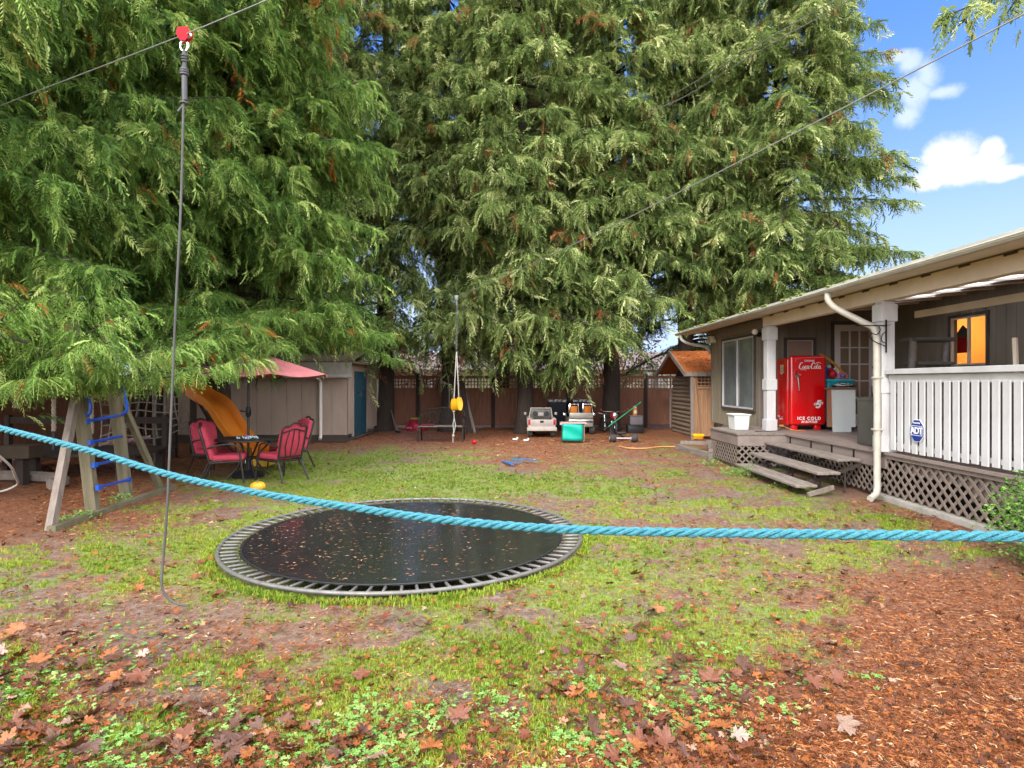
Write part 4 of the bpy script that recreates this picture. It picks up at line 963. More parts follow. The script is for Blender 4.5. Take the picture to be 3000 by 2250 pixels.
r=thing('extension_cord',(5.35,11.4,DZ),'orange and white extension cord lying in front of the refrigerator','cord'); m=MB(); m.tube(spline([(5.28,11.62,DZ+.09),(5.35,11.5,DZ+.05),(5.45,11.42,DZ+.015),(5.62,11.35,DZ+.012),(5.5,11.32,DZ+.012),(5.36,11.4,DZ+.03)],8),.009,6); m.build('cable',CDm,r); m=MB(); m.rbox(5.24,5.32,11.6,11.66,DZ+.07,DZ+.11,.01); m.build('plug',tor,r)
r=thing('black_cord',(5.0,11.5,DZ),'thin black cord sagging at the foot of the far white post','cord'); m=MB(); m.tube(spline([(4.6,11.2,DZ+.012),(4.8,11.28,DZ+.01),(5.05,11.3,DZ+.02),(5.25,11.4,DZ+.08)],6),.006,6); m.build('cable',blackp,r)
# plant bracket on the near post
r=thing('plant_bracket',(4.9,7.95,2.25),'black wrought iron plant bracket screwed to the near post','bracket'); m=MB()
bx_,by_=5.02,7.955
m.bar((bx_,by_,2.0),(bx_,by_,2.44),.012,.02); m.tube([(bx_,by_,2.36),(bx_-.42,by_-.02,2.36)],.008,6)
m.tube(spline([(bx_,by_,2.08),(bx_-.14,by_,2.14),(bx_-.22,by_,2.20),(bx_-.2,by_,2.26),(bx_-.13,by_,2.24),(bx_-.08,by_,2.3),(bx_-.1,by_,2.355)],5),.007,6); m.tube(spline([(bx_,by_,2.12),(bx_-.06,by_,2.16),(bx_-.05,by_,2.24),(bx_,by_,2.28)],4),.006,6); m.build('scroll',blackm,r)
# things behind the railing
CT=thing('cat_tree',(6.4,9.3,DZ),'grey carpeted cat tree in plastic wrap standing behind the white railing','cat tree')
cg=mat('grey_carpet',(.13,.115,.10),(.07,.06,.055),rough=.95,scale=40,bump=.6); cgp=mat('wrinkled_wrap',(.22,.2,.19),(.1,.09,.085),rough=.2,scale=14,bump=.9,contrast=.8)
for a,b,s_ in ((6.05,9.0,.05),(6.62,9.1,.05)):
    m=MB(); m.tube([(a,b,DZ),(a,b,DZ+.8),(a+.04,b,DZ+1.6)],[s_,s_,s_],10); m.build('column',cgp,CT)
m=MB(); m.rbox(5.95,6.75,8.85,9.3,DZ,DZ+.06,.02); m.build('base',cg,CT)
m=MB(); m.rbox(6.1,6.66,8.9,9.25,DZ+1.2,DZ+1.25,.015); m.build('shelf',cg,CT)
m=MB(); m.rbox(6.05,6.68,8.9,9.3,DZ+1.56,DZ+1.62,.025,3); m.build('perch',cg,CT)
m=MB(); m.lathe([(.09,0),(.10,.1),(.09,.4)],(6.42,9.05,DZ+.85),n=14); m.build('cubby',cg,CT)
FRm=thing('framed_board',(5.75,9.2,DZ),'dark board in a white frame propped beside the near post','framed board'); m=MB(); frame_rect(m,'y',9.2,5.6,5.86,DZ,DZ+1.62,.035,.03); m.build('frame',pw,FRm); m=MB(); m.box(5.634,5.826,9.18,9.19,DZ+.03,DZ+1.59); m.build('panel',mat('dark_violet',(.03,.02,.05),rough=.3),FRm)
r=thing('wooden_pole',(6.6,7.2,DZ),'pale wooden pole leaning behind the railing at the right edge','pole'); m=MB(); m.bar((6.0,7.0,DZ),(5.98,7.05,2.13),.04,.04); m.build('shaft',beamp,r); m=MB(); m.rbox(5.95,6.03,6.98,7.06,DZ,DZ+.05,.005); m.build('foot',blackp,r)
CO=thing('hanging_coat',(8.4,11.1,2.35),'dark red coat hanging inside the lit window','coat')
m=MB(); m.prism([(-.10,-.30),(.14,-.28),(.14,.02),(.05,.12),(-.03,.12),(-.1,.0)],(8.40,11.10,2.44),(.8,-.6,0),(0,0,1),(.6,.8,0),.06); m.build('coat_body',mat('coat_red',(.28,.01,.015),rough=.9),CO)
m=MB(); m.prism([(-.10,0),(.15,-.02),(.13,.10),(.03,.22),(-.02,.14)],(8.38,11.07,2.45),(.8,-.6,0),(0,0,1),(.6,.8,0),.09); m.build('collar',blackp,CO)
# ---------------------------------------------------------------- trampoline
TP=thing('trampoline',(TR.x,TR.y,0),'round sunken black trampoline with grey tube ring and wet mat strewn with needles','trampoline')
m=MB(); m.tube([(TR.x+TRR*math.cos(k*2*PI/96),TR.y+TRR*math.sin(k*2*PI/96),  .050) for k in range(96)],.018,10,closed=True); m.build('ring',galv,TP)
matm=mat('trampoline_mat',(.012,.012,.013),(.020,.019,.020),rough=.14,spec=.9,scale=2.2,contrast=.5,bump=.02,bscale=160,coat=.35)
MR=1.575; vs=[(TR.x,TR.y,.028)]; fs=[]; nr,ns=16,192
for i in range(1,nr+1):
    for k in range(ns):
        a=2*PI*k/ns; r_=MR*i/nr; rr=r_
        if i==nr: rr=r_+.03*abs(math.cos(a*44))-.012
        z_=.028+.018*(i/nr)**3-.004*math.cos(a*44*1)*(i==nr); vs.append((TR.x+rr*math.cos(a),TR.y+rr*math.sin(a),z_))
for k in range(ns): fs.append((0,1+k,1+(k+1)%ns))
for i in range(nr-1):
    for k in range(ns): fs.append((1+i*ns+k,1+(i+1)*ns+k,1+(i+1)*ns+(k+1)%ns,1+i*ns+(k+1)%ns))
m=MB(); m.add(vs,fs,True); m.build('mat',matm,TP)
m=MB(); m.tube([(TR.x+(MR-.01)*math.cos(k*2*PI/96),TR.y+(MR-.01)*math.sin(k*2*PI/96),.045) for k in range(96)],.009,6,closed=True); m.build('hem',blackp,TP)
m=MB(); m.tube([(1.59,0,.046),(1.61,0,.047),(1.62,0,.047),(1.735,0,.053),(1.745,0,.055),(1.765,0,.07)],[.004,.005,.0125,.0125,.005,.004],8); s0=m.build('spring',galv,TP,local=True)
for k in range(1,88):
    c=s0.copy(); sc.collection.objects.link(c); c.parent=TP; c.rotation_euler=(0,0,2*PI*k/88+random.gauss(0,.004))
n=1000; a=rng.random(n)*6.28; r_=np.sqrt(rng.random(n))*1.5; px_,py_=r_*np.cos(a)-.12,r_*np.sin(a)-.15; k=(np.hypot(px_,py_)<1.52)&(rng.random(n)<np.clip(1.1-px_*.9,.25,1)); px_,py_=px_[k],py_[k]; n=len(px_)
P=np.stack([px_+TR.x,py_+TR.y,np.full(n,.046)+.018*(np.hypot(px_,py_)/1.6)**3],1)
me=scatter('needle_litter',[chip_t(s) for s in range(8)],P,rotz(rng.normal(0,.7,n)),rng.uniform(.016,.042,n),np.clip(rng.normal(.84,.22,n),0,1),lmat)
tag(link_mesh('needle_litter',me),'cedar bits and needles stuck to the wet black trampoline mat',kind='stuff',cat='litter')
# ---------------------------------------------------------------- blue rope across the foreground
RP=[(-900,1085),(-500,1148),(-60,1240),(0,1255),(250,1318),(500,1392),(700,1434),(863,1462),(1000,1482),(1250,1517),(1500,1541),(1750,1554),(2000,1560),(2400,1565),(2700,1569),(3000,1572),(3080,1573),(3600,1590),(4500,1640)]
pts=[]
for px_,py_ in RP:
    k=(px_-CX)/F; t=(k*3.1+2.7)/(4.2+1.4*k); Y_=3.1-1.4*t; pts.append(W(px_,py_,Y_))
C=spline(pts,50); L_=0; tot=[0]
for i in range(1,len(C)): L_+=(C[i]-C[i-1]).length; tot.append(L_)
ropem=mat('turquoise_rope',(.010,.105,.145),(.055,.215,.26),rough=.6,scale=60,stretch=(1,1,1),bump=.5,contrast=.6)
r=thing('climbing_rope',C[len(C)//2],'thick turquoise three strand rope stretched across the yard','rope')
NR=2300; pos=[]; j=0
for i in range(NR+1):
    s=L_*i/NR
    while j<len(C)-2 and tot[j+1]<s: j+=1
    f=(s-tot[j])/(tot[j+1]-tot[j]); p=C[j].lerp(C[j+1],f); d=(C[min(j+2,len(C)-1)]-C[max(j-1,0)]).normalized(); pos.append((s,p,d))
for st in range(3):
    m=MB(); q=[]
    for s,p,d in pos:
        _,a,b=frame_of(d); t=2*PI*(s/.125+st/3); q.append(p+(a*math.cos(t)+b*math.sin(t))*.0088)
    m.tube(q,[.0079*(1+.07*math.sin(i*.37+st)+.05*math.sin(i*1.7+st*2)) for i in range(len(q))],7); m.build('strand',ropem,r)
# ---------------------------------------------------------------- overhead zip lines
wirem=mat('steel_cable',(.22,.22,.21),(.14,.14,.13),rough=.45,metal=.6)
r=thing('zip_line',W(540,102,4.3),'steel cable crossing the top left and holding the red trolley','cable')
m=MB(); m.tube([W(-200,390,6.3),W(81,278,5.6),W(540,102,4.3),W(783,0,3.8),W(1200,-180,3.2)],.0045,6); m.build('wire',wirem,r)
r=thing('zip_line',W(1337,872,15.5),'long steel cable running from the far trunk up to the top right','cable')
m=MB(); a,b=W(1337,872,15.55),W(3000,41,5.0); 
far_=W(1325,877,19.05); m.tube([far_]+[a.lerp(b,k/24)+Vector((0,0,-.10*math.sin(PI*k/24))) for k in range(25)]+[b+(b-a)*.25],.0085,6); m.build('wire',mat('dull_cable',(.20,.20,.19),(.13,.13,.12),rough=.5),r)
for nm,ps,lab in (('utility_wire',[W(1900,330,15.4),W(2020,275,14.6),W(2240,140,12.6),W(2490,0,11),W(2700,-130,10)],'lower of the two thin utility wires crossing in front of the upper cedars'),('utility_wire',[W(1960,285,15.2),W(2170,160,13.4),W(2350,55,12.2),W(2450,0,11.5),W(2650,-110,10.6)],'upper of the two thin utility wires crossing in front of the upper cedars')):
    r=thing(nm,ps[1],lab,'wire'); m=MB(); m.tube(spline(ps,8),.011,5); m.build('wire',wirem,r)
# trolley with its hanging cable
r=thing('zip_trolley',W(540,102,4.3),'red zip line trolley with a long grey cable hanging to the grass','zip line trolley')
c=W(540,100,4.3); tred=mat('trolley_red',(.42,.002,.012),rough=.5,spec=.1)
m=MB(); 
for dx_ in (-.022,.022):
    m.lathe([(.004,-.012),(.026,-.012),(.019,0),(.026,.012),(.004,.012)],(c.x+dx_,c.y,c.z),axis='y',n=14)
m.build('wheel',chrome,r)
m=MB(); m.prism([(-.04,.04),(.035,.045),(.045,-.01),(.018,-.055),(-.018,-.055),(-.05,-.005)],(c.x,c.y-.02,c.z),(1,0,0),(0,0,1),(0,1,0),.006); m.prism([(-.05,.03),(.05,.03),(.055,-.01),(.02,-.06),(-.02,-.06),(-.055,-.01)],(c.x,c.y+.014,c.z),(1,0,0),(0,0,1),(0,1,0),.006); m.build('housing',tred,r)
m=MB(); m.tube([(c.x+.028*math.cos(t),c.y,c.z-.085+.038*math.sin(t)) for t in [k*2*PI/16 for k in range(16)]],.007,6,closed=True); m.build('carabiner',chrome,r)
rub=mat('rubber_grip',(.07,.07,.075),(.04,.04,.045),rough=.5)
m=MB(); z=c.z-.12
m.tube([(c.x,c.y,z),(c.x+.002,c.y,z-.12)],.014,8)
for k in range(3): m.tube([(c.x+.016*math.cos(t),c.y+.016*math.sin(t),z-.03-.02*k-.01*t/6.28) for t in [q*2*PI/10 for q in range(10)]],.008,6,closed=True)
m.tube([(c.x,c.y,z-.12),(c.x+.002,c.y,z-.36)],.019,10)
for zz_ in (-.14,-.155,-.172,-.38): m.tube([(c.x+.024*math.cos(t),c.y+.024*math.sin(t),z+zz_) for t in [q*2*PI/10 for q in range(10)]],.009,6,closed=True)
m.tube([(c.x,c.y,z-.37),(c.x-.01,c.y-.01,z-.41),(c.x-.035,c.y-.02,z-.45)],.008,6); m.build('grip',rub,r)
m=MB(); cp=[(c.x,c.y,z-.3)]+[W(538,290,4.29),W(530,600,4.27),W(515,900,4.25),W(500,1250,4.23),W(489,1500,4.2),W(477,1650,4.16),W(473,1700,4.13),W(478,1732,4.12),W(496,1755,4.12),W(522,1770,4.12),W(548,1774,4.13)]
q=spline(cp,6); m.tube(q,[.0085]*len(q),8); m.build('cable',mat('hanging_cable',(.07,.07,.065),(.035,.033,.03),rough=.45,scale=2),r)
# swing on the far zip line
r=thing('disc_swing',W(1337,1195,15.5),'yellow plastic swing seat hanging from the far zip line on white ropes','swing')
wr=mat('white_rope',(.55,.53,.48),(.40,.38,.34),rough=.8,scale=50,bump=.3); c=W(1337,872,15.5)
m=MB(); m.rbox(c.x-.05,c.x+.05,c.y-.03,c.y+.03,c.z-.08,c.z+.06,.01); m.tube([(c.x,c.y,c.z-.05),(c.x,c.y,c.z-.2)],.03,8); m.build('pulley',wirem,r)
def P_(px,py,dy=0): return W(px,py,15.5+dy)
m=MB(); 
for k in range(24):
    p=P_(1339-k*.08,895+k*5.5); m.tube([(p.x+.018*math.cos(t),p.y+(.018 if k%2 else .004)*math.sin(t),p.z+.024*math.sin(t+.6*(k%2))) for t in [q*2*PI/8 for q in range(8)]],.009,5,closed=True)
m.build('chain',galv,r)
m=MB(); m.tube([P_(1337,1030),P_(1330,1165)],.013,6); m.tube([P_(1338,1030),P_(1344,1165,.02)],.013,6); m.tube([P_(1330,1165),P_(1330,1200)],.010,6); m.build('rope',wr,r)
yel=mat('yellow_plastic',(.75,.40,.01),(.68,.33,.008),rough=.35,scale=3)
m=MB(); 
pr=[]
for k in range(13):
    t=-PI*.5+PI*k/12; pr.append((.13*math.sin(t)*1.0,.14-.34*math.cos(t)*.0))
us=spline([P_(1330,1168,-.14),P_(1330,1185,-.13),P_(1333,1199,-.06),P_(1341,1201,.05),P_(1346,1185,.13),P_(1345,1164,.15)],5); n_=len(us); vs=[];fs=[]
for i,p in enumerate(us):
    t=i/(n_-1); w_=.088*(max(0,math.sin(PI*min(max(t*.96+.02,0),1))))**.3
    for sg in (-1,1): vs.append((p.x+sg*w_,p.y+sg*.03,p.z))
for i in range(n_-1): fs.append((2*i,2*i+1,2*i+3,2*i+2))
ob=MB(); ob.add(vs,fs,True)
for sg in (0,1): ob.tube([vs[2*i+sg] for i in range(n_)],.013,6)
ob.build('seat',yel,r)
m=MB(); q=spline([P_(1329,1200),P_(1330,1225),P_(1327,1245),P_(1329,1260),P_(1327,1275),P_(1327,1296)],4); m.tube(q,.012,6); q=spline([P_(1330,1222),P_(1334,1245),P_(1331,1262),P_(1328,1274)],4); m.tube(q,.012,6); m.ball(P_(1329,1205),.035,8); m.ball(P_(1328,1276),.035,8); m.build('tail_rope',wr,r)
# ---------------------------------------------------------------- climbing frame (left)
CF=thing('climbing_ladder',(-5.1,7.4,0),'wooden A frame climbing ladder with bright blue metal rungs','climbing frame')
fw=mat('frame_wood',(.17,.135,.095),(.075,.075,.035),rough=.8,scale=5,stretch=(3,3,.5),bump=.5,contrast=.6)
def leg(p0,p1,w=.075,mt=None,**k): m=MB(); m.bar(p0,p1,w,w*.9,up=(1,0,0)); return m.build('leg',mt or fw,CF)
wgrey=mat('grey_wood',(.24,.195,.165),(.12,.095,.08),rough=.75,scale=5,stretch=(3,3,.5),bump=.5,contrast=.6)
legA0=G(147,1556); legB0=G(281,1508); legC0=G(380,1463); legD0=G(472,1436)
legB1=W(236,1120,7.05); legC1=W(336,1095,8.05)
dB=(legB1-legB0)*.45; dC=(legC1-legC0)*.45
leg(legB0,legB1+dB,.08); leg(legC0,legC1+dC,.075); 
m=MB(); m.bar(legB0+Vector((-.075,.03,0)),legB1+dB*.9+Vector((-.07,.03,0)),.05,.11,up=(1,0,0)); m.bar(legC0+Vector((-.08,.03,0)),legC1+dC*.9+Vector((-.08,.03,0)),.05,.11,up=(1,0,0)); m.build('side_rail',fw,CF)
leg(legA0,W(222,1165,6.95),.08,wgrey); leg(legD0,W(345,1150,8.1),.075)
blu=mat('blue_paint',(.006,.07,.42),(.004,.05,.33),rough=.3,coat=.3)
for yb in (1230,1292,1358,1424):
    p=W(250+(yb-1200)*.175,yb+4,7.08); m=MB(); q=W(345+(yb-1200)*.14,yb-12-(yb-1200)*.03,8.08); m.tube([p,q],.019,8)
    for e in (p,q): m.box(e.x-.02,e.x+.02,e.y-.03,e.y+.03,e.z-.03,e.z+.03)
    m.build('rung',blu,CF)
for a,b in (((258,1050),(260,1215)),):
    m=MB(); m.tube(spline([W(250,1100,7.05),W(254,1150,7.05),W(264,1185,7.05),W(263,1210,7.05),W(252,1218,7.05)],5),.02,8); m.build('grab_handle',blu,CF)
m=MB(); m.tube(spline([W(362,1080,8.05),W(363,1130,8.05),W(371,1180,8.05),W(370,1205,8.05),W(352,1218,8.05)],5),.02,8); m.build('grab_handle',blu,CF)
m=MB(); m.bar(legA0+Vector((.05,-.05,.02)),legD0+Vector((.12,.1,.02)),.09,.09); r=thing('edging_timber',legB0,'weathered edging timber lying along the feet of the climbing frame','timber'); m.build('timber',fw,r)
r=thing('metal_pole',G(452,1361),'thin light grey upright pole between the cargo net and the slide','pole'); m=MB(); p=G(452,1361); m.tube([p,(p.x,p.y,2.6)],.026,8); m.build('shaft',galv,r); m=MB(); m.lathe([(.06,0),(.06,.03),(.03,.04)],p,n=12); m.build('base_flange',galv,r)
# cargo net
r=thing('cargo_net',W(420,1230,11),'grey rope cargo net stretched beside the orange slide','net'); netm=mat('net_rope',(.30,.26,.21),(.17,.15,.12),rough=.9,scale=40,bump=.4); m=MB()
def NP(u,v):
    y0=1155+u*6; y1=1298-38*(u)+60*u*(1-u)*0; px=290+258*u+8*math.sin(v*3+u*5); py=y0+(y1-y0)*v+7*math.sin(u*9+v*2)*(.4+v)
    return W(px,py,10.6+1.1*u+.15*math.sin(u*4+v*3))
for k in range(6): m.tube([NP(j/16,k/5) for j in range(17)],.014,5)
for k in range(10): m.tube([NP(k/9,j/10) for j in range(11)],.014,5)
m.tube([NP(0,-.35),NP(0,0)],.014,5); m.tube([NP(1,-.35),NP(1,0)],.014,5); m.build('netting',netm,r)
# hanging ropes
for k,(a,b,Y_,lab) in enumerate((((157,1060),(158,1263),9.0,'thick pale rope with black end hanging left of the climbing frame'),((266,1080),(269,1270),9.2,'thick pale rope hanging behind the climbing frame ladder'),((34,1060),(50,1195),8.0,'thick pale rope hanging at the far left by the tree'))):
    r=thing('hanging_rope',W(*b,Y_),lab,'rope')
    top=W(a[0],a[1]-60,Y_); bot=W(*b,Y_)
    for s in range(3):
        m=MB(); m.tube([top.lerp(bot,i/90)+Vector((.016*math.cos(i*.42+s*2.09),.016*math.sin(i*.42+s*2.09),0)) for i in range(91)],.017,6); m.build('strand',mat('pale_rope',(.36,.31,.25),(.22,.19,.15),rough=.9,scale=40),r)
    if k==0: m=MB(); m.tube([bot,bot+Vector((0,0,-.28))],.03,8); m.build('rubber_sleeve',blackp,r)
# tree house deck and clutter in the dark at the far left
r=thing('play_platform',(-8.2,9.9,0),'dark low wooden play platform in the shade behind the climbing frame','platform'); m=MB()
for k in range(7): m.box(-9.4,-6.2,9.6+k*.2,9.78+k*.2,.38,.43)
m.build('planks',darkwood,r)
for a,b in ((-9.2,9.7),(-6.4,9.7),(-9.2,10.8),(-6.4,10.8),(-7.8,9.7)):
    m=MB(); m.bar((a,b,0),(a,b,.38),.1,.1); m.build('leg',darkwood,r)
m=MB(); m.bar((-9.3,10.95,.9),(-6.3,10.95,.9),.05,.12); m.bar((-9.3,10.95,.43),(-9.3,10.95,1.0),.09,.09); m.bar((-6.4,10.95,.43),(-6.4,10.95,1.0),.09,.09); m.build('rail',darkwood,r)
p=G(65,1420)
r=thing('wooden_stand',(p.x,p.y,0),'small box topped wooden stand in the dark at the left edge','stand'); m=MB(); m.rbox(p.x-.25,p.x+.22,p.y-.15,p.y+.15,.42,.62,.01,1); m.build('box',mat('stand_wood',(.07,.05,.03),(.04,.03,.02),rough=.8,scale=6),r); m=MB(); m.bar((p.x,p.y,0),(p.x,p.y,.42),.13,.13); m.build('leg',darkwood,r)
r=thing('garden_hose',G(20,1460),'pale hose looping on the ground at the left edge','hose'); m=MB(); m.tube(spline([W(-20,1320,7),W(30,1365,7.3),W(45,1395,7.8),W(50,1420,8.3),W(0,1440,8.4),W(-40,1430,8.5)],6),.014,6); m.build('tube',wr,r)
r=thing('stone_edge',(-6.9,8.6,0),'curved pale timber edging around the left tree','edging'); m=MB(); m.tube([(-8.4+1.6*math.cos(t),8.9+1.3*math.sin(t)*.5,.09) for t in [-.2+k*.2 for k in range(10)]],.09,6); m.build('kerb',wgrey,r)
# ---------------------------------------------------------------- slide
SL=thing('slide',(-6,11.9,0),'wavy orange plastic slide coming down behind the parasol table','slide')
slm=mat('orange_slide',(.70,.235,.02),(.58,.16,.012),rough=.38,scale=2.5,contrast=.7,spec=.5)
path=spline([(-7.2,12.55,1.95),(-6.95,12.4,1.72),(-6.45,12.15,1.32),(-5.95,11.9,1.10),(-5.6,11.72,.72),(-5.25,11.55,.36),(-4.95,11.4,.22),(-4.7,11.25,.20)],5)
prof=[(-.27,.17),(-.25,.19),(-.215,.15),(-.18,.05),(-.10,.0),(.10,.0),(.18,.05),(.215,.15),(.25,.19),(.27,.17),(.26,.02),(.15,-.05),(-.15,-.05),(-.26,.02)]
m=MB(); vs=[];n_=len(prof)
for i,p in enumerate(path):
    d=path[min(i+1,len(path)-1)]-path[max(i-1,0)]; d.normalize(); s=d.cross(Vector((0,0,1))).normalized(); u=s.cross(d)
    for a,b in prof: vs.append(p+s*a+u*b)
fs=[(i*n_+k,i*n_+(k+1)%n_,(i+1)*n_+(k+1)%n_,(i+1)*n_+k) for i in range(len(path)-1) for k in range(n_)]+[tuple(range(n_)),tuple((len(path)-1)*n_+k for k in range(n_-1,-1,-1))]
m.add(vs,fs,True); m.build('chute',slm,SL)
m=MB(); m.rbox(-4.92,-4.56,11.05,11.42,.02,.2,.03,3); m.build('end_foot',mat('yellow_foot',(.72,.42,.03),rough=.4),SL)
m=MB(); m.bar((-6.4,12.1,1.2),(-5.8,12.3,.0),.05,.05); m.build('brace',darkwood,SL)
TW=thing('play_tower',(-7.2,12.8,0),'dark wooden tower at the top of the orange slide','play tower')
for a in (-7.9,-7.15):
    for b in (12.55,13.3): m=MB(); m.bar((a,b,0),(a,b,2.9),.1,.1); m.build('leg',darkwood,TW)
m=MB()
for k in range(6): m.box(-7.95,-7.1,12.5+k*.145,12.63+k*.145,1.80,1.85)
m.build('floor_boards',weath,TW)
# ---------------------------------------------------------------- patio set
TC=Vector((-4.47,10.05,0))
brz=mat('bronze_metal',(.050,.043,.038),(.028,.024,.022),rough=.4,metal=.5,scale=12)
T=thing('patio_table',TC,'round dark metal patio table with slatted top under the pink parasol','table')
m=MB(); m.lathe([(.04,.625),(.50,.625),(.525,.632),(.525,.65),(.515,.657),(.50,.652),(.04,.652)],TC,n=48); m.build('table_top',brz,T)
m=MB()
for k in range(-9,10):
    x_=k*.052; l=math.sqrt(max(0,.49**2-x_*x_)); m.bar((TC.x+x_,TC.y-l,.656),(TC.x+x_,TC.y+l,.656),.012,.008); m.bar((TC.x-l,TC.y+x_,.655),(TC.x+l,TC.y+x_,.655),.012,.007)
m.build('lattice',brz,T)
for k in range(4):
    a=PI/4+k*PI/2; q=[Vector((TC.x+math.cos(a)*r_,TC.y+math.sin(a)*r_,z_)) for r_,z_ in ((.42,.63),(.30,.5),(.14,.32),(.2,.16),(.36,.0))]; m=MB(); m.tube(spline(q,5),.017,8); m.build('leg',brz,T)
m=MB(); m.tube([(TC.x+.15*math.cos(t),TC.y+.15*math.sin(t),.32) for t in [k*2*PI/20 for k in range(20)]],.012,6,closed=True); m.build('brace_ring',brz,T)
U=thing('parasol',TC,'faded pink red parasol standing through the patio table','parasol')
m=MB(); m.tube([(TC.x,TC.y,.02),(TC.x,TC.y,2.17)],.021,10); m.build('pole',brz,U)
m=MB(); m.lathe([(.25,0),(.26,.04),(.20,.09),(.06,.12),(.05,.3),(.03,.32)],TC,n=24); m.build('base',blackp,U)
m=MB(); m.lathe([(.03,-.08),(.045,-.03),(.045,.05),(.03,.1)],(TC.x,TC.y,1.09),n=12); m.tube([(TC.x-.04,TC.y,1.1),(TC.x-.11,TC.y-.02,1.11),(TC.x-.13,TC.y-.02,1.13)],.010,6); m.build('crank',blackm,U)
pinkm=mat('faded_red_canvas',(.42,.14,.14),(.34,.10,.11),rough=.8,scale=5,contrast=.5,bump=.1)
NP_=8; RT=1.38; ZT,ZB=2.13,1.735; vs=[(TC.x,TC.y,ZT)];fs=[]; K=6; J=8
ang0=-.13
for i in range(1,K+1):
    for k in range(NP_*J):
        a=ang0+2*PI*k/(NP_*J); f=(k%J)/J; sag=1-.076*math.sin(PI*f)*1.0; t=i/K; r_=RT*t*(math.cos(PI/NP_)/math.cos(((f-.5))*2*PI/NP_)) 
        z_=ZT-(ZT-ZB)*(t**1.12)-.05*math.sin(PI*f)*t; vs.append((TC.x+r_*math.cos(a),TC.y+r_*math.sin(a),z_))
N_=NP_*J
for k in range(N_): fs.append((0,1+k,1+(k+1)%N_))
for i in range(K-1):
    for k in range(N_): fs.append((1+i*N_+k,1+(i+1)*N_+k,1+(i+1)*N_+(k+1)%N_,1+i*N_+(k+1)%N_))
m=MB(); m.add(vs,fs,True); cv=m.build('canopy',pinkm,U); md=cv.modifiers.new('thick','SOLIDIFY'); md.thickness=.006
for k in range(NP_):
    a=ang0+2*PI*k/NP_+0; m=MB(); m.tube([(TC.x+.03*math.cos(a),TC.y+.03*math.sin(a),ZT-.03),(TC.x+RT*.5*math.cos(a),TC.y+RT*.5*math.sin(a),ZT-(ZT-ZB)*.46-.02),(TC.x+RT*.92*math.cos(a),TC.y+RT*.92*math.sin(a),ZB-.0)],.007,6); m.tube([(TC.x+.03*math.cos(a),TC.y+.03*math.sin(a),1.72),(TC.x+RT*.5*math.cos(a),TC.y+RT*.5*math.sin(a),ZT-(ZT-ZB)*.46-.02)],.006,6); m.build('rib',brz,U)
cush=mat('burgundy_cushion',(.42,.045,.075),(.33,.03,.055),rough=.75,scale=6,bump=.2,contrast=.5)
def chair():
    R=thing('patio_chair',(0,0,0),'x','chair','burgundy cushioned patio chairs')
    for sg in (-1,1):
        m=MB(); m.tube(spline([(sg*.30,.30,0),(sg*.285,.27,.25),(sg*.275,.24,.45),(sg*.285,.2,.60),(sg*.29,.08,.655),(sg*.28,-.12,.64),(sg*.26,-.27,.60)],5),.016,8); m.build('arm',brz,R,local=True)
        m=MB(); m.tube(spline([(sg*.27,-.42,0),(sg*.25,-.33,.2),(sg*.24,-.24,.36),(sg*.24,-.05,.37)],5),.016,8); m.build('leg',brz,R,local=True)
    m=MB()
    m.tube([(-.26,.25,.36),(.26,.25,.36),(.25,-.24,.345),(-.25,-.24,.345)],.015,8,closed=True)
    for k in range(4): m.bar((-.24,-.15+k*.12,.355),(.24,-.15+k*.12,.355),.03,.01)
    m.build('seat_frame',brz,R,local=True)
    def bk(x,z): return (x,-.25-.17*(z-.35)/.65*1.05,z)
    top=[bk(-.255,.88),bk(-.22,.95),bk(-.12,.955),bk(-.05,1.0),bk(.05,1.0),bk(.12,.955),bk(.22,.95),bk(.255,.88)]
    m=MB(); m.tube([bk(-.24,.34)]+spline([bk(-.25,.6)]+top+[bk(.25,.6)],4)+[bk(.24,.34)],.017,8)
    m.tube([bk(-.24,.42),bk(.24,.42)],.012,6); m.tube(spline([bk(-.245,.84),bk(-.1,.88),bk(0,.90),bk(.1,.88),bk(.245,.84)],4),.012,6)
    for a,b,c_ in ((-.09,-.17,-.10),(0,0,0),(.09,.17,.10)): m.tube(spline([bk(a,.42),bk(b*.8,.62),bk(c_,.88)],4),.009,6)
    m.build('back_frame',brz,R,local=True)
    m=MB(); m.rbox(-.255,.255,-.22,.30,.37,.47,.04,4); s=m.build('seat_cushion',cush,R,local=True)
    m=MB(); fr=[(-.24,.40),(.24,.40),(.25,.7),(.25,.88),(.2,.95),(.12,.945),(.06,.985),(-.06,.985),(-.12,.945),(-.2,.95),(-.25,.88),(-.25,.7)]
    nn=len(fr); vs=[]
    for off,sc_ in ((.012,.93),(.03,1.0),(.085,.97),(.11,.80),(.115,.4)):
        for a,b in fr:
            q=bk(a*sc_,.68+(b-.68)*sc_); vs.append((q[0],q[1]+off,q[2]))
    fs=[tuple(range(nn-1,-1,-1))]
    for l in range(4):
        for k in range(nn): fs.append((l*nn+k,l*nn+(k+1)%nn,(l+1)*nn+(k+1)%nn,(l+1)*nn+k))
    q=bk(0,.68); vs.append((q[0],q[1]+.112,q[2])); 
    for k in range(nn): fs.append((4*nn+k,4*nn+(k+1)%nn,5*nn))
    m.add(vs,fs,True); bc=m.build('back_cushion',cush,R,local=True)
    m=MB()
    for a,b in ((0,.76),(-.11,.6),(.11,.6)): q=bk(a,b); m.ball((q[0],q[1]+.118,q[2]),.011,6)
    m.build('button',cush,bc,local=True)
    return R
c0=chair()
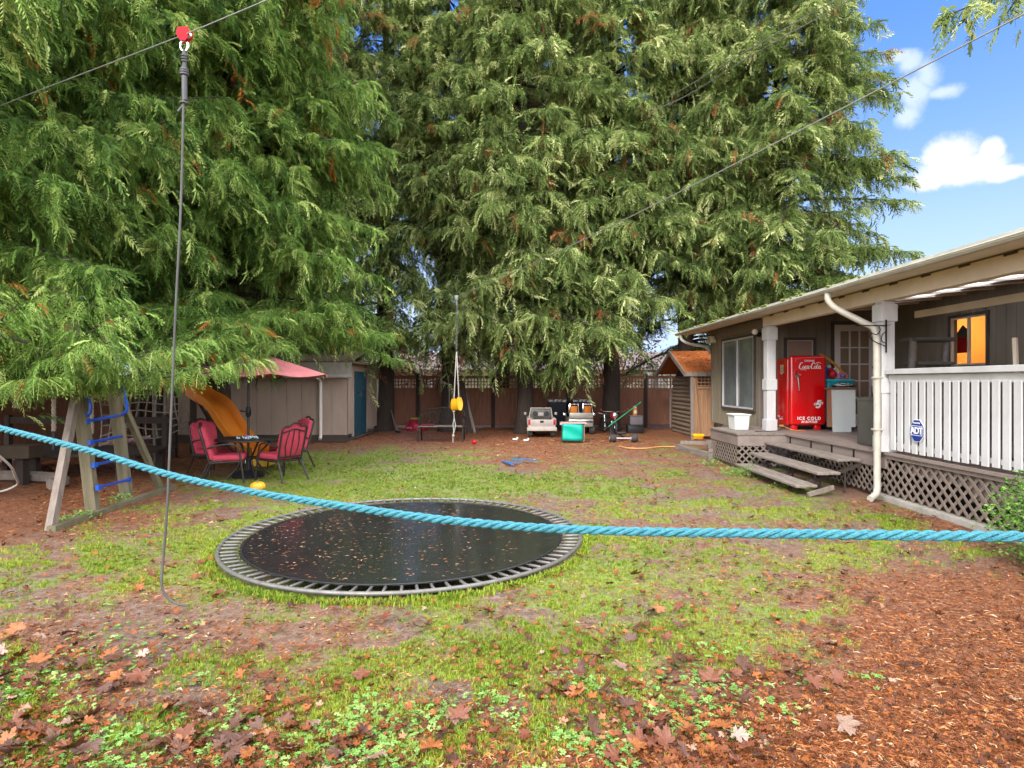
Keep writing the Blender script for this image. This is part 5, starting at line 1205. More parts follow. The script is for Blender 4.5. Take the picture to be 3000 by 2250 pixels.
def dup(o,loc,rz,label):
    c=o.copy(); sc.collection.objects.link(c); c.location=loc; c.rotation_euler=(0,0,rz); c.scale=(.92,.92,.94); c['label']=label
    for ch in list(o.children):
        d=ch.copy(); sc.collection.objects.link(d); d.parent=c
        for g in list(ch.children): e=g.copy(); sc.collection.objects.link(e); e.parent=d
    return c
dup(c0,(-3.82,9.78,0),math.radians(58),'burgundy cushioned patio chair seen from behind, right front of the table')
dup(c0,(-4.12,10.95,0),math.radians(140),'burgundy cushioned patio chair facing forward, nearest the shed wall')
dup(c0,(-5.22,10.4,0),math.radians(-118),'burgundy cushioned patio chair at the back left, half hidden behind another chair')
c0.location=(-4.62,9.62,0); c0.scale=(.92,.92,.94); c0.rotation_euler=(0,0,math.radians(-72)); c0['label']='burgundy cushioned patio chair with white tag, left front of the table'
m=MB(); m.box(.02,.10,.298,.302,.30,.36); m.build('care_tag',swht,c0,local=True)
r=thing('table_clutter',(TC.x+.05,TC.y-.1,.66),'small heap of purple and white party bits on the patio table','table decoration'); m=MB(); m2=MB(); m3=MB()
for k in range(26):
    a=random.random()*6.28; d=random.random()*.16; (m if k%2 else m2).ball((TC.x+.06+d*1.4*math.cos(a),TC.y-.12+d*math.sin(a),.672+.02*random.random()),random.uniform(.010,.02),6)
m3.ball((TC.x+.02,TC.y-.1,.69),.045,8,.6); m.build('white_bits',tw,r); m2.build('pale_bits',mat('pale_cyan',(.3,.5,.5),rough=.4),r); m3.build('purple_bundle',tpu,r)
p=G(755,1440); r=thing('pumpkin',(p.x,p.y,0),'small yellow orange pumpkin on the grass in front of the patio chairs','pumpkin')
m=MB(); vs=[];fs=[];na,nb=40,14
for i in range(nb+1):
    for k in range(na):
        t=PI*i/nb; a=2*PI*k/na; rr=.105*math.sin(t)**.8*(1+.05*abs(math.cos(a*5)))+1e-4; vs.append((p.x+rr*math.cos(a),p.y+rr*math.sin(a),.075-.07*math.cos(t)-(.012 if i>nb-2 else 0)))
for i in range(nb):
    for k in range(na): fs.append((i*na+k,i*na+(k+1)%na,(i+1)*na+(k+1)%na,(i+1)*na+k))
m.add(vs,fs,True); m.build('flesh',mat('pumpkin_skin',(.72,.38,.03),(.62,.28,.02),rough=.4,scale=6),r); m=MB(); m.tube([(p.x,p.y,.135),(p.x,p.y,.155),(p.x+.015,p.y,.175)],[.014,.010,.008],6); m.build('stem',mossw,r)
# ---------------------------------------------------------------- shed with the blue door
SH=thing('garden_shed',(-7,17.4,0),'beige board shed with dark base, white downspout and teal blue door','shed')
shw=mat('shed_siding',(.33,.25,.20),(.26,.195,.155),rough=.75,scale=3,stretch=(1,1,.3),bump=.15,contrast=.4)
sx1=-4.40; sy0=15.8; sy1=19.3
m=MB(); boards_v(m,'y',sy0,-9.6,sx1,.20,2.1,.40,.014,.04); m.box(-9.6,sx1-.0,sy0+.015,sy0+.1,.2,2.1); m.build('front_wall',shw,SH)
m=MB(); boards_v(m,'x',sx1-.04,sy0+.045,sy1,.2,2.1,.4,.014,.04,holes=[(16.42,17.98,.1,1.98)]); m.box(sx1-.09,sx1-.045,sy0+.1,sy1,.2,2.1); m.build('side_wall',shw,SH)
m=MB(); m.box(-9.62,sx1+.005,sy0-.015,sy0+.06,0,.2); m.box(sx1-.06,sx1+.008,sy0+.06,sy1,0,.10); m.build('plinth',mat('dark_brown_paint',(.06,.045,.036),rough=.8),SH)
m=MB(); m.box(-9.9,sx1+.22,sy0-.26,sy1+.1,2.1,2.16); m.add([(-9.9,sy0-.26,2.163),(sx1+.22,sy0-.26,2.163),(sx1+.22,sy1,2.9),(-9.9,sy1,2.9)],[(0,1,2,3)]); m.build('roof',mat('shed_roof',(.10,.09,.08),(.13,.07,.035),rough=.9,scale=6),SH)
m=MB(); m.rbox(-9.9,sx1+.2,sy0-.33,sy0-.265,1.72,1.80,.01); m.box(-9.9,sx1+.2,sy0-.262,sy0-.245,1.70,2.12); m.build('fascia_gutter',mat('gutter_grey',(.30,.28,.25),(.22,.2,.18),rough=.5),SH)
m=MB(); m.tube([(-5.08,sy0-.30,1.72),(-5.08,sy0-.07,1.62),(-5.08,sy0-.06,.16),(-5.08,sy0-.13,.10)],.045,8); m.build('downspout',mat('downspout_white',(.62,.56,.52),(.5,.45,.41),rough=.45),SH)
blued=mat('teal_blue_door',(.012,.055,.082),(.008,.042,.065),rough=.55,scale=3)
m=MB(); m.box(sx1-.04,sx1+.008,16.5,17.18,.10,1.90); dA=m.build('door',blued,SH); m=MB(); m.box(sx1-.04,sx1+.008,17.20,17.90,.10,1.90); m.build('door',blued,SH)
m=MB(); frx=[(16.42,16.49,.1,1.98),(17.91,17.98,.1,1.98),(16.49,17.91,1.91,1.98)]
for a,b,c,d in frx: m.box(sx1-.04,sx1+.012,a,b,c,d)
m.build('door_trim',shw,SH)
m=MB(); m.bar((sx1+.02,16.62,1.30),(sx1+.02,17.05,1.32),.014,.02); m.bar((sx1+.02,17.3,1.335),(sx1+.02,17.6,1.345),.014,.02); m.tube([(sx1+.03,17.15,1.33),(sx1+.04,17.15,1.18)],.012,6); m.build('latch',chrome,dA)
m=MB(); m.bar((sx1+.05,16.4,.06),(sx1+.05,18.5,.05),.02,.02); m.build('threshold',galv,SH)
# ---------------------------------------------------------------- back fence
def fence_run(name,label,axis,pos,a0,a1,posts,face):
    FN=thing(name,(pos if axis=='x' else (a0+a1)/2,pos if axis=='y' else (a0+a1)/2,0),label,'fence','cedar board fences')
    m=MB(); boards_v(m,axis,pos,a0,a1,.08,1.33,.14,.002,.02); m.build('boards',cedarf,FN)
    m=MB()
    for z_ in (.12,1.33,1.73): 
        if axis=='y': m.box(a0,a1,pos-.035,pos-.001,z_,z_+.07)
        else: m.box(pos-.035,pos-.001,a0,a1,z_,z_+.07)
    if axis=='y': m.box(a0,a1,pos-.07,pos+.06,1.80,1.835)
    m.build('rails',cedarf,FN)
    m=MB(); q=a0
    while q<a1:
        if axis=='y': m.box(q,q+.035,pos+.002,pos+.010,1.39,1.74)
        else: m.box(pos+.002,pos+.010,q,q+.035,1.39,1.74)
        q+=.112
    for k in range(2):
        z_=1.508+k*.112
        if axis=='y': m.box(a0,a1,pos+.012,pos+.020,z_-.016,z_+.016)
        else: m.box(pos+.012,pos+.020,a0,a1,z_-.016,z_+.016)
    m.build('lattice_top',cedarf,FN)
    for p in posts:
        m=MB()
        if axis=='y': m.rbox(p-.065,p+.065,pos-.10,pos-.036,0,1.9,.005,1)
        else: m.rbox(pos-.1,pos-.036,p-.065,p+.065,0,1.9,.005,1)
        m.build('post',darkwood,FN)
    return FN
fence_run('back_fence','long reddish cedar fence with square lattice top behind the toys','y',21.0,-4.6,9.5,[(px-CX)/F*21 for px in (1225,1300,1445,1665,1890)]+[7.0,9.3],1)
FN=fence_run('side_fence','dark board fence along the left side in the shade','x',-10.4,2.0,21.0,[3,5.4,7.8,10.2,12.6,15,17.4,19.8],1)
for px_,w_ in ((1450,.0),): pass
# ---------------------------------------------------------------- little log cabin and gate
LC=thing('log_cabin_shed',(5.6,17,0),'small weathered log sided shed with needle covered gable roof','small shed')
lx0,lx1,ly0,ly1=5.3,7.2,17.2,19.4
logm=mat('weathered_log',(.24,.175,.125),(.12,.085,.062),rough=.85,scale=4,stretch=(.7,.7,4),bump=.6,contrast=.6)
m=MB()
for k in range(14):
    z_=.05+k*.125; m.tube([(lx0+random.uniform(-.01,.01),ly1,z_+random.uniform(-.01,.01)),(lx0+random.uniform(-.015,.015),ly0-.06,z_+random.uniform(-.015,.015))],.07,8); m.tube([(lx0-.05,ly0+.0,z_+.05),(lx0+.62,ly0+random.uniform(-.01,.01),z_+.05+random.uniform(-.012,.012))],.066,8)
m.box(lx0+.04,lx1,ly0+.06,ly1,0,1.8); m.build('log_wall',logm,LC)
m=MB(); m.prism([(ly0-.1,1.78),(ly1+.1,1.78),(18.0,2.46)],(lx0+.05,0,0),(0,1,0),(0,0,1),(1,0,0),.05); m.build('gable',darkwood,LC)
# roof: ridge runs along x ; slopes face the camera side and away
needle=mat('needle_covered_roof',(.42,.115,.02),(.20,.05,.014),rough=.9,scale=28,bump=.9,contrast=.7)
m=MB(); e0=(4.55,15.85,1.88); 
RZ=2.55; A0,A1,AR=16.4,19.6,18.0
m.add([(4.8,A0,1.9),(7.6,A0,1.9),(7.6,AR,RZ),(4.8,AR,RZ),(4.8,A1,1.9),(7.6,A1,1.9),(4.8,A0,1.86),(7.6,A0,1.86),(7.6,AR,RZ-.05),(4.8,AR,RZ-.05),(4.8,A1,1.86),(7.6,A1,1.86)],[(0,1,2,3),(3,2,5,4),(6,9,8,7),(9,10,11,8),(0,6,7,1),(4,5,11,10)]); rf=m.build('roof',needle,LC)
m=MB(); m.bar((4.78,A0-.03,1.82),(4.78,AR,RZ-.06),.035,.12); m.bar((4.78,AR,RZ-.06),(4.78,A1+.03,1.82),.035,.12); m.build('barge_board',wgrey,rf)
m=MB(); m.box(4.8,7.6,A0-.035,A0-.005,1.77,1.89); m.build('eave_board',wgrey,rf)
n=1600; a=rng.random(n)*2.7+4.82; b=rng.random(n); P=np.stack([a,A0+b*1.6,1.915+b*(RZ-1.9)],1); R_=np.einsum('nij,njk->nik',rotz(rng.random(n)*6.28),rotx(rng.normal(.35,.3,n)))
me=scatter('needle_litter',[chip_t(s) for s in range(8)],P,R_,rng.uniform(.04,.1,n),np.clip(rng.normal(.72,.18,n),0,1),lmat,off=wloc(LC)); o=link_mesh('needle_litter',me,rf)
o['kind']='stuff'
m=MB(); m.tube([(5.28,19.75,1.88),(5.28,19.75,.1)],.03,8); m.build('pole',wgrey,LC)
GTt=thing('garden_gate',(5.35,16.5,0),'orange brown cedar gate with square lattice window beside the house corner','gate')
m=MB(); boards_v(m,'y',16.5,5.12,5.62,.1,1.42,.11,.006,.02); m.build('boards',cedarl,GTt)
m=MB(); 
for q in range(6): m.box(5.16+q*.1,5.18+q*.1,16.5,16.508,1.48,1.80)
for q in range(4): m.box(5.14,5.62,16.509,16.516,1.50+q*.09,1.52+q*.09)
m.build('lattice_window',cedarl,GTt)
m=MB(); m.box(5.06,5.14,16.46,16.5,.08,1.86); m.box(5.14,5.62,16.465,16.5,1.80,1.86); m.box(5.14,5.62,16.465,16.5,1.42,1.48); m.build('gate_frame',cedarl,GTt)
m=MB(); m.bar((5.00,16.45,0),(4.99,16.45,1.9),.09,.09); m.build('gate_post',wgrey,GTt)
r=thing('leaning_board',(5.1,16.3,0),'long orange cedar board leaning beside the gate','board'); m=MB(); m.bar((5.17,16.25,.02),(5.06,16.4,1.7),.05,.03); m.build('plank',cedarl,r)
# timber heap near the steps
p=G(2090,1345)
r=thing('timber_heap',(p.x,p.y,0),'grey weathered sandbox timbers lying beyond the deck corner','timber'); m=MB(); a,b,c_=G(1985,1318),G(2085,1346),G(2090,1320)
m.bar(a+Vector((0,0,.07)),b+Vector((0,0,.07)),.13,.12); m.bar(a+Vector((.1,.1,.17)),c_+Vector((0,0,.17)),.12,.08); m.bar(b+Vector((0,0,.18)),c_+Vector((0,.3,.18)),.12,.08); m.build('beams',weath,r)
q=G(2045,1300); r=thing('yellow_toy',(q.x,q.y,.1),'crumpled yellow toy on the timber heap by the cabin','toy'); m=MB(); m.rbox(q.x-.14,q.x+.14,q.y-.1,q.y+.1,.18,.26,.03,3); m.build('body',yel,r); m=MB(); m.rbox(q.x-.16,q.x+.1,q.y-.14,q.y-.08,.13,.18,.02); m.build('tray',tor,r)
r=thing('garden_hose',G(1900,1315),'pale orange hose snaking across the litter toward the timber heap','hose'); m=MB(); m.tube(spline([G(1815,1309)+Vector((0,0,.02)),G(1840,1315)+Vector((0,0,.02)),G(1890,1316)+Vector((0,0,.02)),G(1935,1311)+Vector((0,0,.02)),G(1985,1311)+Vector((0,0,.02))],6),.015,6); m.build('tube',mat('hose_orange',(.62,.28,.10),rough=.5),r)
# ---------------------------------------------------------------- neighbour buildings and plants behind the fence
NB=thing('neighbour_house',(1,36,0),'pale neighbouring house glimpsed through the trees behind the fence','house')
nbw=mat('pale_stucco',(.80,.75,.71),(.72,.66,.60),rough=.8,scale=2); m=MB(); m.box(-16,12,34,42,0,2.3); m.build('wall',nbw,NB)
m=MB(); m.prism([(-.6,0),(9.2,0),(4.3,1.2)],(-16.5,33.4,2.3),(0,1,0),(0,0,1),(1,0,0),29); m.build('roof',mat('reddish_roof',(.20,.15,.13),(.14,.11,.10),rough=.85,scale=3),NB)
for x_ in (-13,-9,-4.5,-1,3,7.5):
    w=MB(); w.box(x_,x_+1.3,33.93,34.0,1.0,2.2); w=w.build('window',glass,NB); m=MB(); frame_rect(m,'y',33.93,x_-.06,x_+1.36,.94,2.26,.06,.04); m.build('frame',pw,w)
NG=thing('neighbour_garage',(-4.6,27,0),'low brown gabled outbuilding behind the fence beside the blue door shed','outbuilding')
m=MB(); m.box(-6.8,-3.9,26,29,0,1.75); m.build('wall',nbw,NG); m=MB(); m.prism([(-7.1,1.75),(-3.6,1.75),(-5.2,2.6)],(0,25.7,0),(1,0,0),(0,0,1),(0,1,0),3.4); m.build('roof',mat('brown_shingle',(.20,.12,.07),(.13,.08,.05),rough=.9,scale=10),NG)
rusty=leafmat('autumn_leaf',[(0,(.10,.04,.02)),(.4,(.26,.10,.05)),(.75,(.38,.19,.10)),(1,(.46,.34,.20))],.5,.3)
def blob_leaves(n,c,rad,sz,material,seed,tints=(.5,.25),name='foliage',parent=None,shell=.55,label=None,local=True):
    r_=rng.normal(0,1,(n,3)); r_/=np.linalg.norm(r_,axis=1)[:,None]; d=shell+(1-shell)*rng.random(n); nb=fbm(r_[:,0]*2+5,r_[:,1]*2+r_[:,2]*1.7+5,1.6,seed)
    P=r_*(d*(.62+.75*nb))[:,None]*np.array(rad)+np.array(c)
    k=P[:,2]>.01; P=P[k]; n=len(P)
    q=ori(rng.random(n)*6.28,rng.normal(-.1,.6,n),rng.normal(0,.8,n))
    tv=np.array([(0,0,0),(.5,-.28,.05),(1,0,0),(.5,.28,.05)],float); tt=np.array([(0,1,2),(0,2,3)])
    me=scatter(name,[(tv,tt)],P,q,rng.uniform(.7,1.3,n)*sz,np.clip(rng.normal(tints[0],tints[1],n),0,1),material)
    return link_mesh(name,me,parent,label)
def shrub(name,loc,rad,n,sz,material,label,cat,zc,group=None,seed=1,tints=(.5,.25)):
    r=thing(name,loc,label,cat,group); blob_leaves(n,(0,0,zc),rad,sz,material,seed,tints,'foliage',r)
    m=MB()
    for k in range(6):
        a=k*1.05; m.tube([(.03*math.cos(a),.03*math.sin(a),-.02),(rad[0]*.3*math.cos(a),rad[1]*.3*math.sin(a),zc*.7),(rad[0]*.6*math.cos(a),rad[1]*.6*math.sin(a),zc*1.2)],[.02*zc+.006,.012*zc+.004,.003],6)
    m.build('stem',bark,r,local=True); return r
shrub('autumn_tree',(-3.4,25,0),(1.7,1.4,1.9),2600,.13,rusty,'rust brown leafed tree behind the fence left of the yellow swing','tree',2.3,seed=3)
shrub('autumn_tree',(1.2,26,0),(2.2,1.4,1.5),2600,.13,leafmat('yellow_leaf',[(0,(.12,.12,.03)),(.5,(.32,.26,.08)),(1,(.5,.36,.14))],.5,.3),'yellowing leafy tree behind the fence above the white toy pickup','tree',2.1,seed=5)
shrub('autumn_tree',(4.5,27,0),(2.4,1.4,2.2),2600,.14,rusty,'brown leafed tree behind the fence left of the log cabin','tree',2.6,seed=7)
shrub('round_tree',(-7.9,34,0),(2.6,2.0,3.6),3600,.22,far_leaf,'olive green conical tree far behind the fence in the gap between cedars','tree',3.3,seed=9)
# right hand boxwood and little plants
boxl=leafmat('boxwood_leaf',[(0,(.02,.055,.01)),(.4,(.06,.15,.022)),(.75,(.14,.27,.045)),(1,(.26,.38,.10))],.35,.2)
bs=thing('boxwood_shrub',(4.78,4.75,0),'bushy bright green small leaved shrub at the right edge below the railing','shrub')
blob_leaves(17000,(0,0,.40),(.66,.85,.56),.034,boxl,13,(.55,.25),'foliage',bs,.45)
m=MB()
for k in range(9):
    a=k*.7; m.tube([(.03*math.cos(a),.03*math.sin(a),0),(.25*math.cos(a),.3*math.sin(a),.4),(.45*math.cos(a),.5*math.sin(a),.75)],[.014,.009,.003],6)
m.build('stem',bark,bs,local=True)
def weed(px,py,n,lab,h=.16,r_=.18,grp='weeds sprouting along the deck foot'):
    p=G(px,py); w=thing('weed_clump',(p.x,p.y,0),lab,'weed',grp); blob_leaves(n,(0,0,h*.5),(r_,r_,h*.7),.035,boxl,int(px),(.75,.2),'foliage',w,.3); m=MB()
    for k in range(5): a=k*1.3; m.tube([(0,0,0),(r_*.5*math.cos(a),r_*.5*math.sin(a),h)],.004,5)
    m.build('stem',mossw,w,local=True)
weed(2195,1400,170,'bright green weeds in front of the bottom step',.22,.2)
weed(2150,1395,220,'green weeds left of the bottom step',.16,.25)
weed(2300,1432,90,'small weed sprouting just before the bottom step end',.14,.14)
weed(2085,1365,160,'weeds at the near corner of the deck lattice',.14,.22)
weed(355,1472,150,'yellow green weeds at the foot of the ladder post',.12,.22,None)
weed(200,1530,120,'yellow green weeds between the two left frame legs',.10,.22,None)
weed(250,1520,110,'dark green weeds beside the left ladder post',.10,.18,None)
# ---------------------------------------------------------------- toys and clutter by the fence
def base(px,py): p=G(px,py); return p
silv=mat('toy_grey_plastic',(.36,.31,.28),(.26,.22,.20),rough=.4,scale=5,contrast=.5); rubber=mat('toy_tyre',(.045,.04,.038),(.03,.027,.026),rough=.7); redl=mat('tail_light_red',(.35,.01,.01),rough=.25)
def wheel(c,r_,w_,par,hub=silv,name='wheel'):
    m=MB(); m.lathe([(.02,-w_/2),(r_*.8,-w_/2),(r_,-w_*.32),(r_,w_*.32),(r_*.8,w_/2),(.02,w_/2)],c,n=20,axis='x'); o=m.build(name,rubber,par); m=MB(); m.lathe([(.01,-w_/2-.008),(r_*.5,-w_/2-.008),(r_*.55,w_/2+.008),(.01,w_/2+.008)],c,n=14,axis='x'); m.build('rim',hub,o); return o
p=base(1588,1284); TX,TY=p.x,p.y+.1
TK=thing('toy_pickup',(TX,TY+.5,0),'dusty white ride on toy pickup seen from behind with red tail lights','toy car')
m=MB(); m.rbox(TX-.40,TX+.40,TY,TY+1.25,.20,.40,.03,3); m.rbox(TX-.36,TX+.36,TY-.012,TY+.02,.36,.53,.012,2); m.rbox(TX-.42,TX-.30,TY+.02,TY+1.25,.36,.56,.03,3); m.rbox(TX+.30,TX+.42,TY+.02,TY+1.25,.36,.56,.03,3); m.rbox(TX-.38,TX+.38,TY+.9,TY+1.4,.36,.58,.04,3); m.build('body',silv,TK)
m=MB(); m.rbox(TX-.43,TX+.43,TY-.05,TY+.03,.20,.31,.02,2); m.build('bumper',mat('dirty_bumper',(.42,.36,.31),(.3,.25,.21),rough=.5,scale=6),TK)
for sg in (-1,1):
    m=MB(); m.rbox(TX+sg*.36-.03,TX+sg*.36+.03,TY-.02,TY+.04,.38,.54,.008); m.build('tail_light',redl,TK)
    m=MB(); m.rbox(TX+sg*.46-.035,TX+sg*.46+.035,TY+.8,TY+.9,.62,.7,.01); m.build('mirror',silv,TK)
    for y_ in (TY+.2,TY+1.05): wheel((TX+sg*.33,y_,.145),.145,.13,TK)
    m=MB(); m.lathe([(.01,0),(.075,.002),(.075,.02),(.01,.022)],(TX+sg*.17,TY+.57,.67),n=16,axis='y'); m.build('speaker',blackp,TK)
m=MB(); m.tube([(TX-.35,TY+.6,.5),(TX-.30,TY+.62,.83),(TX+.30,TY+.62,.83),(TX+.35,TY+.6,.5)],.02,8); m.build('roll_bar',silv,TK)
m=MB(); m.rbox(TX-.31,TX+.31,TY+.60,TY+.64,.55,.80,.02,2); m.build('rear_window',mat('smoky_panel',(.10,.10,.08),(.06,.06,.05),rough=.3),TK)
m=MB(); m.rbox(TX-.08,TX+.08,TY+.57,TY+.60,.60,.70,.01); m.build('badge',silv,TK)
m=MB(); m.rbox(TX-.05,TX+.05,TY-.025,TY-.01,.44,.50,.006); m.build('tailgate_handle',blackm,TK)
p=base(1705,1277); TX,TY=p.x,p.y+.2
JP=thing('toy_jeep',(TX,TY+.5,0),'silver ride on toy jeep with orange seat backs behind the teal fronted box','toy car')
m=MB(); m.rbox(TX-.38,TX+.38,TY,TY+1.2,.24,.5,.05,3); m.rbox(TX-.36,TX+.36,TY-.02,TY+.05,.5,.68,.02,2); m.build('body',mat('toy_silver',(.30,.28,.24),(.2,.19,.16),rough=.35,metal=.3),JP)
for sg in (-1,1):
    m=MB(); m.tube([(TX+sg*.06,TY+.1,.66),(TX+sg*.08,TY+.12,.93),(TX+sg*.33,TY+.12,.93),(TX+sg*.37,TY+.1,.66)],.022,8); m.build('roll_bar',chrome,JP)
    m=MB(); m.rbox(TX+sg*.21-.11,TX+sg*.21+.11,TY+.14,TY+.2,.66,.88,.03,3); m.build('seat_back',mat('seat_orange',(.50,.14,.01),rough=.5),JP)
    m=MB(); m.rbox(TX+sg*.45-.05,TX+sg*.45+.05,TY+.5,TY+.58,.55,.64,.015); m.build('mirror',chrome,JP)
    for y_ in (TY+.25,TY+1.0): wheel((TX+sg*.36,y_,.17),.17,.15,JP)
m=MB(); m.rbox(TX-.36,TX+.36,TY-.045,TY-.02,.40,.47,.01); m.build('bumper',chrome,JP)
p=base(1680,1297); TX,TY=p.x,p.y
TB=thing('toy_box',(TX,TY+.2,0),'box with glossy teal front panel edged with dark studs','box')
tg=mat('teal_green_vinyl',(.004,.36,.26),(.003,.28,.21),rough=.3,scale=2)
m=MB(); m.box(TX-.28,TX+.30,TY+.02,TY+.42,.03,.50); m.build('box_body',mat('tan_card',(.30,.19,.13),(.22,.14,.10),rough=.8,scale=4),TB)
m=MB(); vs=[];fs=[]
for i in range(7):
    z_=.06+.43*i/6
    for k in range(9): x_=TX-.30+.55*k/8; vs.append((x_,TY-.01-.02*math.sin(i*1.1+k*.5),z_))
for i in range(6):
    for k in range(8): fs.append((i*9+k,i*9+k+1,i*9+k+10,i*9+k+9))
m.add(vs,fs,True); q=m.build('front_panel',tg,TB); q.modifiers.new('t','SOLIDIFY').thickness=.012
m=MB()
for k in range(14):
    m.box(TX-.30+.04*k,TX-.28+.04*k,TY-.035,TY-.01,.035,.065)
for k in range(10):
    for sg in (0,1): m.box(TX-.315+.56*sg,TX-.295+.56*sg,TY-.035,TY-.01,.08+.04*k,.10+.04*k)
m.build('studs',blackp,TB)
m=MB(); m.rbox(TX-.33,TX+.36,TY-.03,TY+.44,.50,.53,.008); m.rbox(TX-.36,TX-.3,TY-.03,TY+.02,.47,.52,.008); m.build('lid',mat('pinkish_lid',(.45,.33,.30),(.32,.22,.2),rough=.5,scale=9),TB)
for px_,lab,tilt in ((1634,'black wheelie bin with patterned lid behind the white toy pickup',0),(1706,'black wheelie bin with patterned tilted lid behind the toy jeep',.06)):
    X_=(px_-CX)/F*19.9; Bn=thing('wheelie_bin',(X_,20.2,0),lab,'bin','black wheelie bins'); m=MB(); vs=[]
    for z_,w_,d_ in ((.06,.21,.22),(.92,.29,.30)): vs+=[(X_-w_,20.2-d_,z_),(X_+w_,20.2-d_,z_),(X_+w_,20.2+d_,z_),(X_-w_,20.2+d_,z_)]
    m.add(vs,[(3,2,1,0),(4,5,6,7),(0,1,5,4),(1,2,6,5),(2,3,7,6),(3,0,4,7)]); m.build('bin_body',mat('dark_bin',(.012,.013,.022),rough=.45),Bn)
    m=MB(); m.rbox(X_-.31,X_+.31,19.87,19.9,.93,1.02,.01); m.rbox(X_-.31,X_+.31,19.88,20.55,.97,1.03,.015); l_=m.build('lid',mat('speckled_lid',(.55,.53,.50),(.03,.03,.035),rough=.35,scale=9,contrast=.12),Bn)
    for sg in (-1,1): wheel((X_+sg*.24,20.45,.09),.09,.04,Bn,blackp)
# motorbike
p=base(1803,1273); TX,TY=p.x,p.y
MBk=thing('toy_motorbike',(TX,TY+.2,0),'small toy motorbike with red tank and chrome handlebars among the clutter','toy motorbike')
for y_,nm in ((TY,'wheel'),(TY+.75,'wheel')): wheel((TX,y_,.2),.2,.07,MBk,chrome)
m=MB(); m.tube([(TX,TY,.2),(TX,TY+.12,.62)],.018,8); m.tube([(TX,TY+.12,.55),(TX,TY+.4,.25),(TX,TY+.75,.2)],.02,8); m.rbox(TX-.09,TX+.09,TY+.28,TY+.5,.22,.42,.03,3); m.build('frame',chrome,MBk)
m=MB(); m.rbox(TX-.10,TX+.10,TY+.12,TY+.42,.46,.64,.05,4); m.build('tank',tr_,MBk); m=MB(); m.rbox(TX-.09,TX+.09,TY+.42,TY+.8,.44,.52,.03,3); m.build('saddle',blackp,MBk)
m=MB(); m.tube(spline([(TX-.42,TY+.2,.74),(TX-.3,TY+.14,.70),(TX-.1,TY+.1,.70),(TX,TY+.1,.66),(TX+.1,TY+.1,.70),(TX+.3,TY+.14,.72),(TX+.42,TY+.2,.76)],4),.013,6); hb=m.build('handlebar',chrome,MBk); m=MB(); m.ball((TX+.42,TY+.2,.765),.03,8); m.ball((TX-.42,TY+.2,.745),.03,8); m.build('grip',tr_,hb)
m=MB(); m.lathe([(.01,-.02),(.07,-.01),(.08,.06),(.01,.09)],(TX,TY+.02,.58),n=14,axis='y'); m.build('headlight',chrome,MBk)
p=base(1772,1268); TX,TY=p.x,p.y
SC=thing('kick_bike',(TX,TY+.2,0),'small silver kids bike tangled beside the toy motorbike','kids bike')
for y_ in (TY,TY+.6): 
    m=MB(); m.tube([(TX+.03*(y_-TY),y_+.17*math.cos(t),.19+.17*math.sin(t)) for t in [k*2*PI/22 for k in range(22)]],.018,6,closed=True); m.build('wheel',rubber,SC)
m=MB(); m.tube([(TX,TY,.19),(TX,TY+.1,.55),(TX+.02,TY+.4,.45),(TX+.02,TY+.6,.19)],.014,6); m.tube([(TX,TY+.1,.55),(TX,TY+.3,.2),(TX+.02,TY+.6,.19)],.014,6); m.tube([(TX-.2,TY+.1,.63),(TX,TY+.08,.58),(TX+.2,TY+.1,.63)],.012,6); m.build('frame',chrome,SC); m=MB(); m.rbox(TX-.05,TX+.05,TY+.38,TY+.55,.46,.5,.015); m.build('saddle',blackp,SC)
p=base(1829,1297); TX,TY=p.x,p.y
DT=thing('drift_trike',(TX,TY+.4,0),'black drift trike with two wide rear wheels facing the lawn','trike')
for sg in (-1,1): wheel((TX+sg*.29,TY+.1,.11),.11,.17,DT,silv)
m=MB(); m.tube([(TX-.24,TY+.1,.11),(TX+.24,TY+.1,.11)],.014,8); m.build('axle',chrome,DT)
m=MB(); m.tube(spline([(TX,TY+.1,.13),(TX-.08,TY+.4,.2),(TX-.14,TY+.75,.26),(TX-.15,TY+.95,.5)],4),.02,6); m.tube([(TX-.4,TY+.95,.58),(TX-.15,TY+.95,.52),(TX+.1,TY+.95,.58)],.013,6); m.build('frame',blackm,DT)
m=MB(); m.tube([(TX-.15,TY+1.05+.2*math.cos(t),.22+.2*math.sin(t)) for t in [k*2*PI/22 for k in range(22)]],.025,6,closed=True); m.build('front_wheel',rubber,DT)
m=MB(); m.rbox(TX-.15,TX+.12,TY+.25,TY+.5,.2,.26,.03,3); m.build('saddle',blackp,DT)
p=base(1870,1272); TX,TY=p.x,p.y+.4
r=thing('storage_crate',(TX,TY,0),'black lower crate under the grey crate near the log cabin','crate','crates stacked by the log cabin'); m=MB(); m.rbox(TX-.27,TX+.2,TY-.18,TY+.2,.0,.26,.02,2); m.build('crate_body',blackp,r); m=MB(); m.rbox(TX-.29,TX+.22,TY-.2,TY+.22,.235,.265,.008); m.build('rim',blackp,r)
r=thing('storage_crate',(TX,TY,.27),'dull purple grey crate stacked on the black crate','crate','crates stacked by the log cabin'); m=MB(); m.rbox(TX-.2,TX+.2,TY-.16,TY+.18,.27,.55,.02,2); m.build('crate_body',mat('grey_purple',(.13,.115,.125),rough=.5),r); m=MB(); m.rbox(TX-.22,TX+.22,TY-.18,TY+.2,.53,.56,.008); m.build('rim',mat('grey_purple',(.13,.115,.125)),r)
r=thing('spray_bottle',(TX,TY,.56),'orange can with white cap standing on the crates','can'); bx2=TX-.02
